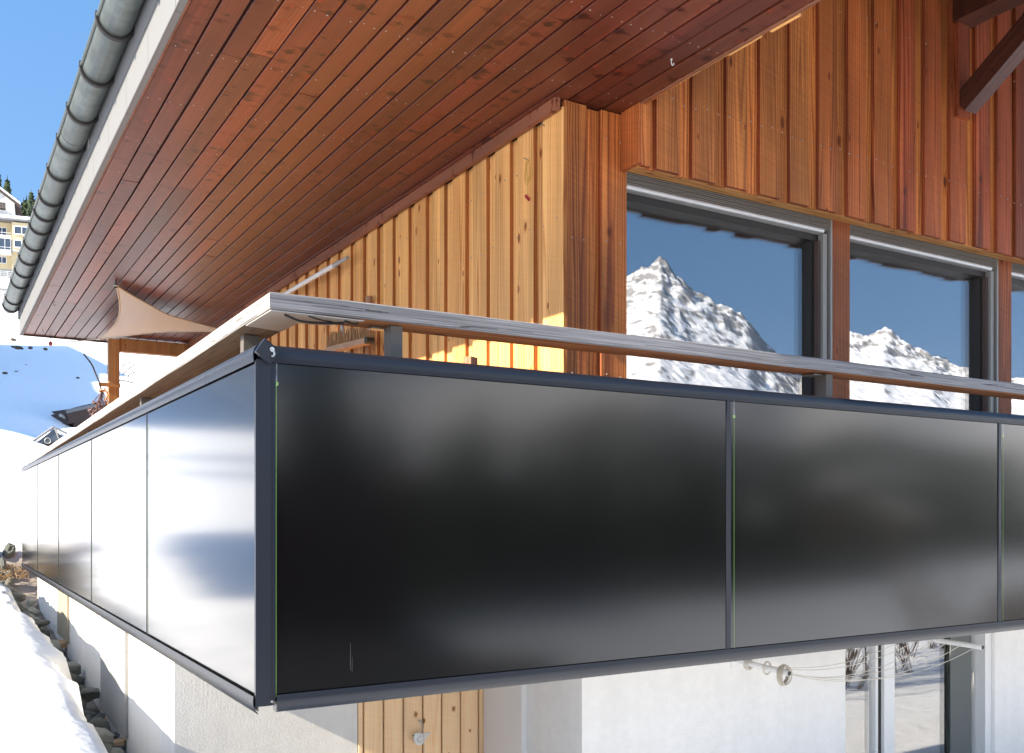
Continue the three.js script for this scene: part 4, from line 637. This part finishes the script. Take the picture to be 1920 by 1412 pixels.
// neighbours to the left, out of the picture: they throw the blue shade on the slope and are mirrored in the side panels
{
  const h = thing('hillside_hotel', 'long white terraced hotel stepping up the slope to the left of the house', 'hotel');
  for (const [z0, z1, h0, h1] of [[-24, -52, 6.6, 8.6], [-52.01, -78, 9.4, 9.8]]) {
    const wing = grp('wing', h), slab = (x0, x1, t0, t1, mt, n, p) => { const g = new THREE.BoxGeometry(x1 - x0, 1, z0 - z1, 1, 1, 8); g.translate((x0 + x1) / 2, 0, (z0 + z1) / 2); const q = g.attributes.position; for (let i = 0; i < q.count; i++) { const z = q.getZ(i), f = (z0 - z) / (z0 - z1), top = wallBase(-z) + lerp(h0, h1, f); q.setY(i, top + (q.getY(i) > 0 ? t1 : t0)); } g.computeVertexNormals(); return part(n, g, mt, p); };
    slab(-24, -9, -14, 0, M.plaster, 'wall', wing); const r = slab(-24.3, -8.7, 0.01, 0.3, M.slate, 'roof', wing); slab(-24.1, -8.9, 0.31, 0.7, M.roofSnow, 'roof_snow', r);
    for (let z = z0 - 1.4; z > z1 + 2; z -= 3.1) for (let y = wallBase(-z) + 1.2; y < wallBase(-z) + 6; y += 2.8) { const w = win(h, 0, 0, 0, 1.3, 1.5, { mull: 0.5, turn: Math.PI / 2 }); w.position.set(-8.98, y + 0.75, z); }
  }
}

// conifers: whorls of drooping boughs
function conifer(seed) {
  const R = RNG(seed), pos = [], lv = 34;
  for (let k = 0; k < lv; k++) {
    const t = k / lv, y = 0.08 + 0.92 * t, r = 0.30 * Math.pow(1 - t, 0.85) * (0.75 + 0.5 * R()), n = Math.max(4, Math.round(11 * (1 - t * 0.7)));
    for (let q = 0; q < n; q++) {
      const a = (q + R() * 0.8) / n * 6.283, L = r * (0.6 + 0.6 * R()), dx = Math.cos(a), dz = Math.sin(a), sag = 0.05 + 0.05 * R(), wd = 0.022 + 0.03 * (1 - t) * R() + 0.012;
      const px = -dz * wd, pz = dx * wd, m = 0.55;
      const b = [0, y, 0], e = [dx * L, y - L * 0.45 - sag * 0.3, dz * L], l = [dx * L * m + px, y - L * 0.12 - sag * 0.4, dz * L * m + pz], rr = [dx * L * m - px, y - L * 0.12 - sag * 0.4, dz * L * m - pz], dn = [dx * L * m * 1.1, y - L * 0.3 - sag * 0.9, dz * L * m * 1.1];
      pos.push(...b, ...l, ...e, ...b, ...e, ...rr, ...l, ...dn, ...e, ...rr, ...e, ...dn);
    }
  }
  pos.push(-0.01, 0.95, 0, 0.01, 0.95, 0, 0, 1.04, 0); return geoOf(pos);
}
const crownG = [101, 202, 303].map(conifer), trunkG = new THREE.CylinderGeometry(0.004, 0.017, 0.97, 7).translate(0, 0.485, 0);
let proto = [];
for (let k = 0; k < 3; k++) proto.push([crownG[k], M.needle[k]]);
const TR = RNG(404);
function tree(x, y, z, h, label, group, kind = Math.floor(TR() * 3)) { const t = thing('conifer', label, 'tree', [x, y, z], group); t.rotation.y = TR() * 6.28; t.scale.set(h * (0.9 + TR() * 0.3), h, h * (0.9 + TR() * 0.3)); part('crown', proto[kind][0], proto[kind][1], t); part('trunk', trunkG, M.bark, t); return t; }
for (const [x, z, top] of [[13.6, -282, 90.4], [15.5, -279, 88.2], [11.5, -284, 88], [9, -283, 86], [18.2, -282, 83.4], [19.1, -276, 82], [20.0, -279, 83.6], [20.9, -276, 85], [21.6, -272, 81.4], [22.4, -275, 81.8], [23.3, -276, 82.2], [24.3, -274, 83.8], [25.4, -276, 83], [18.6, -270, 79], [19.6, -268, 78], [20.6, -269, 79.4], [21.8, -267, 78], [23, -268, 79], [26.6, -272, 82], [24.4, -266, 77], [17.4, -268, 78.5], [28, -276, 84]]) tree(x, top - 20, z, 20, 'dark green conifer in the stand on the ridge beyond the apartment block', 'conifers on the ridge');

// roofs of two cabins that show over the handrail
{
  const c = thing('cabin', 'small cabin with glazed triangular gable and thick snow on its roof seen over the handrail', 'cabin', [1.66, 0.9, -23.4]); c.rotation.y = -0.25;
  const bar2 = (a, b, r, m, n) => part(n, bar(a, b, r, 6), m, c);
  part('wall', box(-0.6, 2.2, -2, 0.85, -3, -0.3), M.brownWood, c); const tri = new THREE.Shape([[-0.42, 0.86], [0.42, 0.86], [0.0, 1.22]].map(p => new THREE.Vector2(...p))); const tg = new THREE.ExtrudeGeometry(tri, { depth: 2.4, bevelEnabled: false }); tg.translate(0, 0, -2.6); part('gable_glass', tg, M.pane, c);
  bar2([-0.60, 0.80, -0.18], [0, 1.27, -0.18], 0.035, M.slate, 'verge'); bar2([0, 1.27, -0.18], [0.60, 0.98, -0.18], 0.035, M.slate, 'verge'); bar2([0.04, 1.24, -0.17], [0.16, 0.9, -0.17], 0.022, M.alu, 'mullion');
  part('pent_roof', box(-0.55, 1.2, 0.68, 0.80, -0.9, -0.1), M.brownWood, c); bar2([-0.72, 0.66, -0.1], [1.3, 0.72, -0.05], 0.04, M.alu, 'gutter'); part('ring', new THREE.TorusGeometry(0.07, 0.016, 6, 16).translate(-0.12, 0.92, -0.15), M.alu, c);
  const sn = new THREE.SphereGeometry(1, 24, 12); sn.scale(1.5, 0.42, 1.2); sn.translate(0.85, 1.0, -1.7); part('roof_snow', sn, M.roofSnow, c);
  const d = thing('barn', 'brown barn whose roof edge pokes out of the snow beside the terrace post', 'barn', [2.75, 3.0, -29.6]); d.rotation.y = 0.35;
  part('roof_edge', (() => { const g = new THREE.BoxGeometry(2.6, 0.34, 3); g.rotateZ(0.30); g.translate(1.2, 0.34, -1.5); return g; })(), M.brownWood, d); part('barge_board', (() => { const g = new THREE.BoxGeometry(2.7, 0.10, 0.06); g.rotateZ(0.30); g.translate(1.16, 0.55, 0.04); return g; })(), M.slate, d);
  part('wall', box(0.2, 3, -3, 0.3, -2.8, -0.15), M.brownWood, d); part('gutter', bar([-0.32, 0.03, 0.05], [0.5, -0.12, -0.6], 0.05, 8), M.alu, d);
  
}
// earth clods and bare twigs that show on the snow
{
  const R = RNG(8), cg = new THREE.IcosahedronGeometry(1, 1);
  const clods = [[4.65, -84.5, 0.34], [4.36, -74.4, 0.40], [4.87, -71.2, 0.26], [5.84, -71.5, 0.24], [3.9, -72.5, 0.2], [1.77, -44, 0.14], [4.98, -46.5, 0.14], [3.4, -55, 0.12], [2.6, -50, 0.10]];
  clods.forEach(([x, z, s]) => { const m = solo('earth_clod', cg, M.earth, 'dark earth clod lying on the shaded snow slope', 'clod', 'earth clods on the shaded snow'); m.position.set(x, groundY(x, z)[0] + s * 0.3, z); m.scale.set(s * 0.9, s * 0.4, s * 0.6); m.rotation.y = R() * 6; });
  [[8.9, 0, -59, 0.5, 0.5], [8.3, 0, -55, 0.8, 0.75], [11.9, 0, -68.5, 0.9, -0.15], [7.9, 0, -50.7, 0.4, 0.4], [6.4, 0, -44.2, 0.9, -0.2], [13.2, 0, -68, 0.5, 0.3]].forEach(([x, y, z, l, s]) => solo('twig', tube([[x, groundY(x, z)[0] - 0.1, z], [x + l * 0.1, groundY(x, z)[0] + 0.1, z], [x + l * 0.6, groundY(x, z)[0] + 0.15 + s * l * 0.6, z + 0.1], [x + l, groundY(x, z)[0] + 0.15 + s * l, z]], 0.026, 14, 5), M.bark, 'thin bare twig sticking out of the bright snow beyond the terrace post', 'twig', 'twigs on the bright snow'));
}
// garden and valley side: outside the frame, mirrored in the glass
{
  const s = thing('garden_shed', 'long dark timber shed mirrored in the nearest black front panel', 'shed', [4.0, -1.95, 11.5]);
  part('wall', box(-3.2, 2.0, -0.5, 2.5, 0, 3), M.brownWood, s); part('roof', box(-3.5, 2.3, 2.5, 2.66, -0.4, 3.4), M.brownWood, s); part('door', box(-0.6, 0.5, -0.2, 2.0, -0.05, -0.001), M.beam, s);
  for (const [x, z, h] of [[7.5, 22, 8], [9.6, 25, 10], [13.5, 30, 9], [15, 26, 7.5], [20, 34, 10], [3, 24, 9], [24, 30, 7], [31, 33, 9], [6, 30, 12], [10, 17, 4.6], [12.5, 18, 5.2], [14.5, 17.5, 4.4], [17, 19, 5.4], [19.5, 19, 4.6], [22, 21, 5.6], [25, 21, 5], [28, 23, 6], [33, 24, 5.5], [11, 20, 5.5], [16, 21, 6]]) tree(x, groundY(x, z)[0] - 0.2, z, h, 'dark conifer on the valley side mirrored in the black front panels', 'conifers on the valley side');
  for (const [x, z, r] of [[22, 40, 0.3], [34, 52, -0.2], [48, 56, 0.5], [12, 60, 0.1], [60, 48, 0.8]]) chalet('valley_chalet', 'brown chalet on the valley side mirrored darkly in the front panels', 'chalet', [x, groundY(x, z)[0], z], Math.PI + r, { w: 10, d: 11, h: 5.2, rise: 2.6, wall: M.brownWood, wins: [[-2.5, 1.2, 1.2, 1.2], [1.2, 1.2, 1.2, 1.2]] }, 'chalets on the valley side');
  { const b = thing('added_shade_barn', 'unseen barn added on the bank to the left, its shadow mirrored in the side panels', 'barn', [-10.0, groundY(-9, -7)[0] + 0.1, -7.0]); part('wall', box(-2.2, 2.2, -1, 3.2, -2.6, 2.4), M.brownWood, b); const rf = new THREE.Shape([[-2.7, 3.1], [0, 4.3], [2.7, 3.1], [2.7, 3.35], [0, 4.55], [-2.7, 3.35]].map(p => new THREE.Vector2(...p))), rg2 = new THREE.ExtrudeGeometry(rf, { depth: 5.8, bevelEnabled: false }); rg2.translate(0, 0, -3); part('roof', rg2, M.brownWood, b); part('door', box(2.201, 2.25, -0.2, 2.2, -0.8, 0.8), M.beam, b); }  // unseen barn added so its shadow dims the snow mirrored in the side panels
  for (const [x, z, h] of [[-9.6, -7.5, 4.2], [-9.2, -9.2, 4.6], [-9.4, -16, 4.4], [-9.8, -18.5, 4.6]]) tree(x, groundY(x, z)[0] - 0.2, z, h, 'small unseen conifer added on the bank to the left to shade the snow mirrored in the side panels', 'added conifers left of the house');  // unseen conifers added for the shadows they cast on the mirrored snow
  { const pos = [], idx = [], uv = [], n = 60; for (let i = 0; i <= n; i++) { const z = 4.2 + 7.1 * i / n, a = -3 + 0.5 * (fbm(z * 1.3, 1, 3, 5) - 0.5), b = 5.6 + 1.2 * (fbm(z * 1.1, 9, 3, 6) - 0.5); for (let k = 0; k <= 24; k++) { const x = lerp(a, b, k / 24); pos.push(x, groundY(x, z)[0] + 0.05, z); uv.push(x, z); } } for (let i = 0; i < n; i++) for (let k = 0; k < 24; k++) { const q = i * 25 + k; idx.push(q, q + 25, q + 1, q + 1, q + 25, q + 26); } struct('driveway', geoOf(pos, idx, uv), pm(0.06, 0.06, 0.062, 0.85), 'cleared dark asphalt driveway mirrored in the front panels'); }
  // bare bushes in front of the lower window
  const R = RNG(55), bush = () => { const a = []; const br = (p, d, l, r, k) => { const e = p.clone().addScaledVector(d, l); a.push(bar(p.toArray(), e.toArray(), r, 4, r * 0.7)); if (k > 0) for (let q = 0; q < 3; q++) br(p.clone().lerp(e, 0.55 + 0.45 * R()), d.clone().add(V(R() - 0.5, R() * 0.5, R() - 0.5).multiplyScalar(1.1)).normalize(), l * (0.55 + R() * 0.3), r * 0.62, k - 1); }; for (let q = 0; q < 7; q++) br(V((R() - 0.5) * 0.3, 0, (R() - 0.5) * 0.3), V((R() - 0.5) * 1.3, 1, (R() - 0.5) * 1.3).normalize(), 0.5 + R() * 0.3, 0.012, 3); return merge(a); };
  const bg = [bush(), bush()]; let first = null;
  [[6.6, 1.7], [7.3, 2.1], [8.0, 2.0], [8.7, 2.5], [9.5, 2.4], [10.4, 3.0], [11.4, 3.2]].forEach(([x, z], k) => { const b = thing('bush', 'bare brown bush in the snowy garden mirrored in the lower window', 'bush', [x, groundY(x, z)[0] - 0.05, z], 'bare bushes in the garden'); b.rotation.y = k * 1.3; part('branches', bg[k % 2], M.bark, b); });
  // forest on the foot of the mountains, too many to count
  const FR = RNG(77), N = 15000, im = new THREE.InstancedMesh(crownG[0], M.needle[2], N), m4 = new THREE.Matrix4(); let c = 0;
  const mnt = scene.getObjectByName('mountain').geometry.attributes.position, pts = [];
  for (let i = 0; i < mnt.count; i++) { const x = mnt.getX(i), y = mnt.getY(i), z = mnt.getZ(i), r = Math.hypot(x, z), e = y / r; if (r < 1900 && e < 0.126 && fbm(x * 0.008 + 9, z * 0.008, 3, 13) > (e < 0.085 ? 0.36 : 0.47 + 0.22 * sst(0.105, 0.125, e))) pts.push([x, y, z]); }
  const put = (x, y, z, h) => { m4.makeScale(h, h, h); m4.setPosition(x, y, z); im.setMatrixAt(c++, m4); };
  while (c < 6500) { const a = (5 + 85 * FR()) * Math.PI / 180, r = 400 + 420 * Math.sqrt(FR()), x = r * Math.sin(a), z = r * Math.cos(a); if (fbm(x * 0.011 + 3, z * 0.011, 3, 19) > 0.43) put(x, groundY(x, z)[0] - 1, z, 15 + FR() * 9); }
  while (c < N) { const [x, y, z] = pts[Math.floor(FR() * pts.length)], h = 13 + FR() * 10; put(x + (FR() - 0.5) * 14, y - 2, z + (FR() - 0.5) * 14, h); }
  im.name = 'forest'; sh(im); scene.add(im); tag(im, 'dark conifer forest at the foot of the mirrored mountain', 'forest', null, 'stuff');
}

camera.far = 14000; camera.updateProjectionMatrix();
renderer.render(scene, camera);
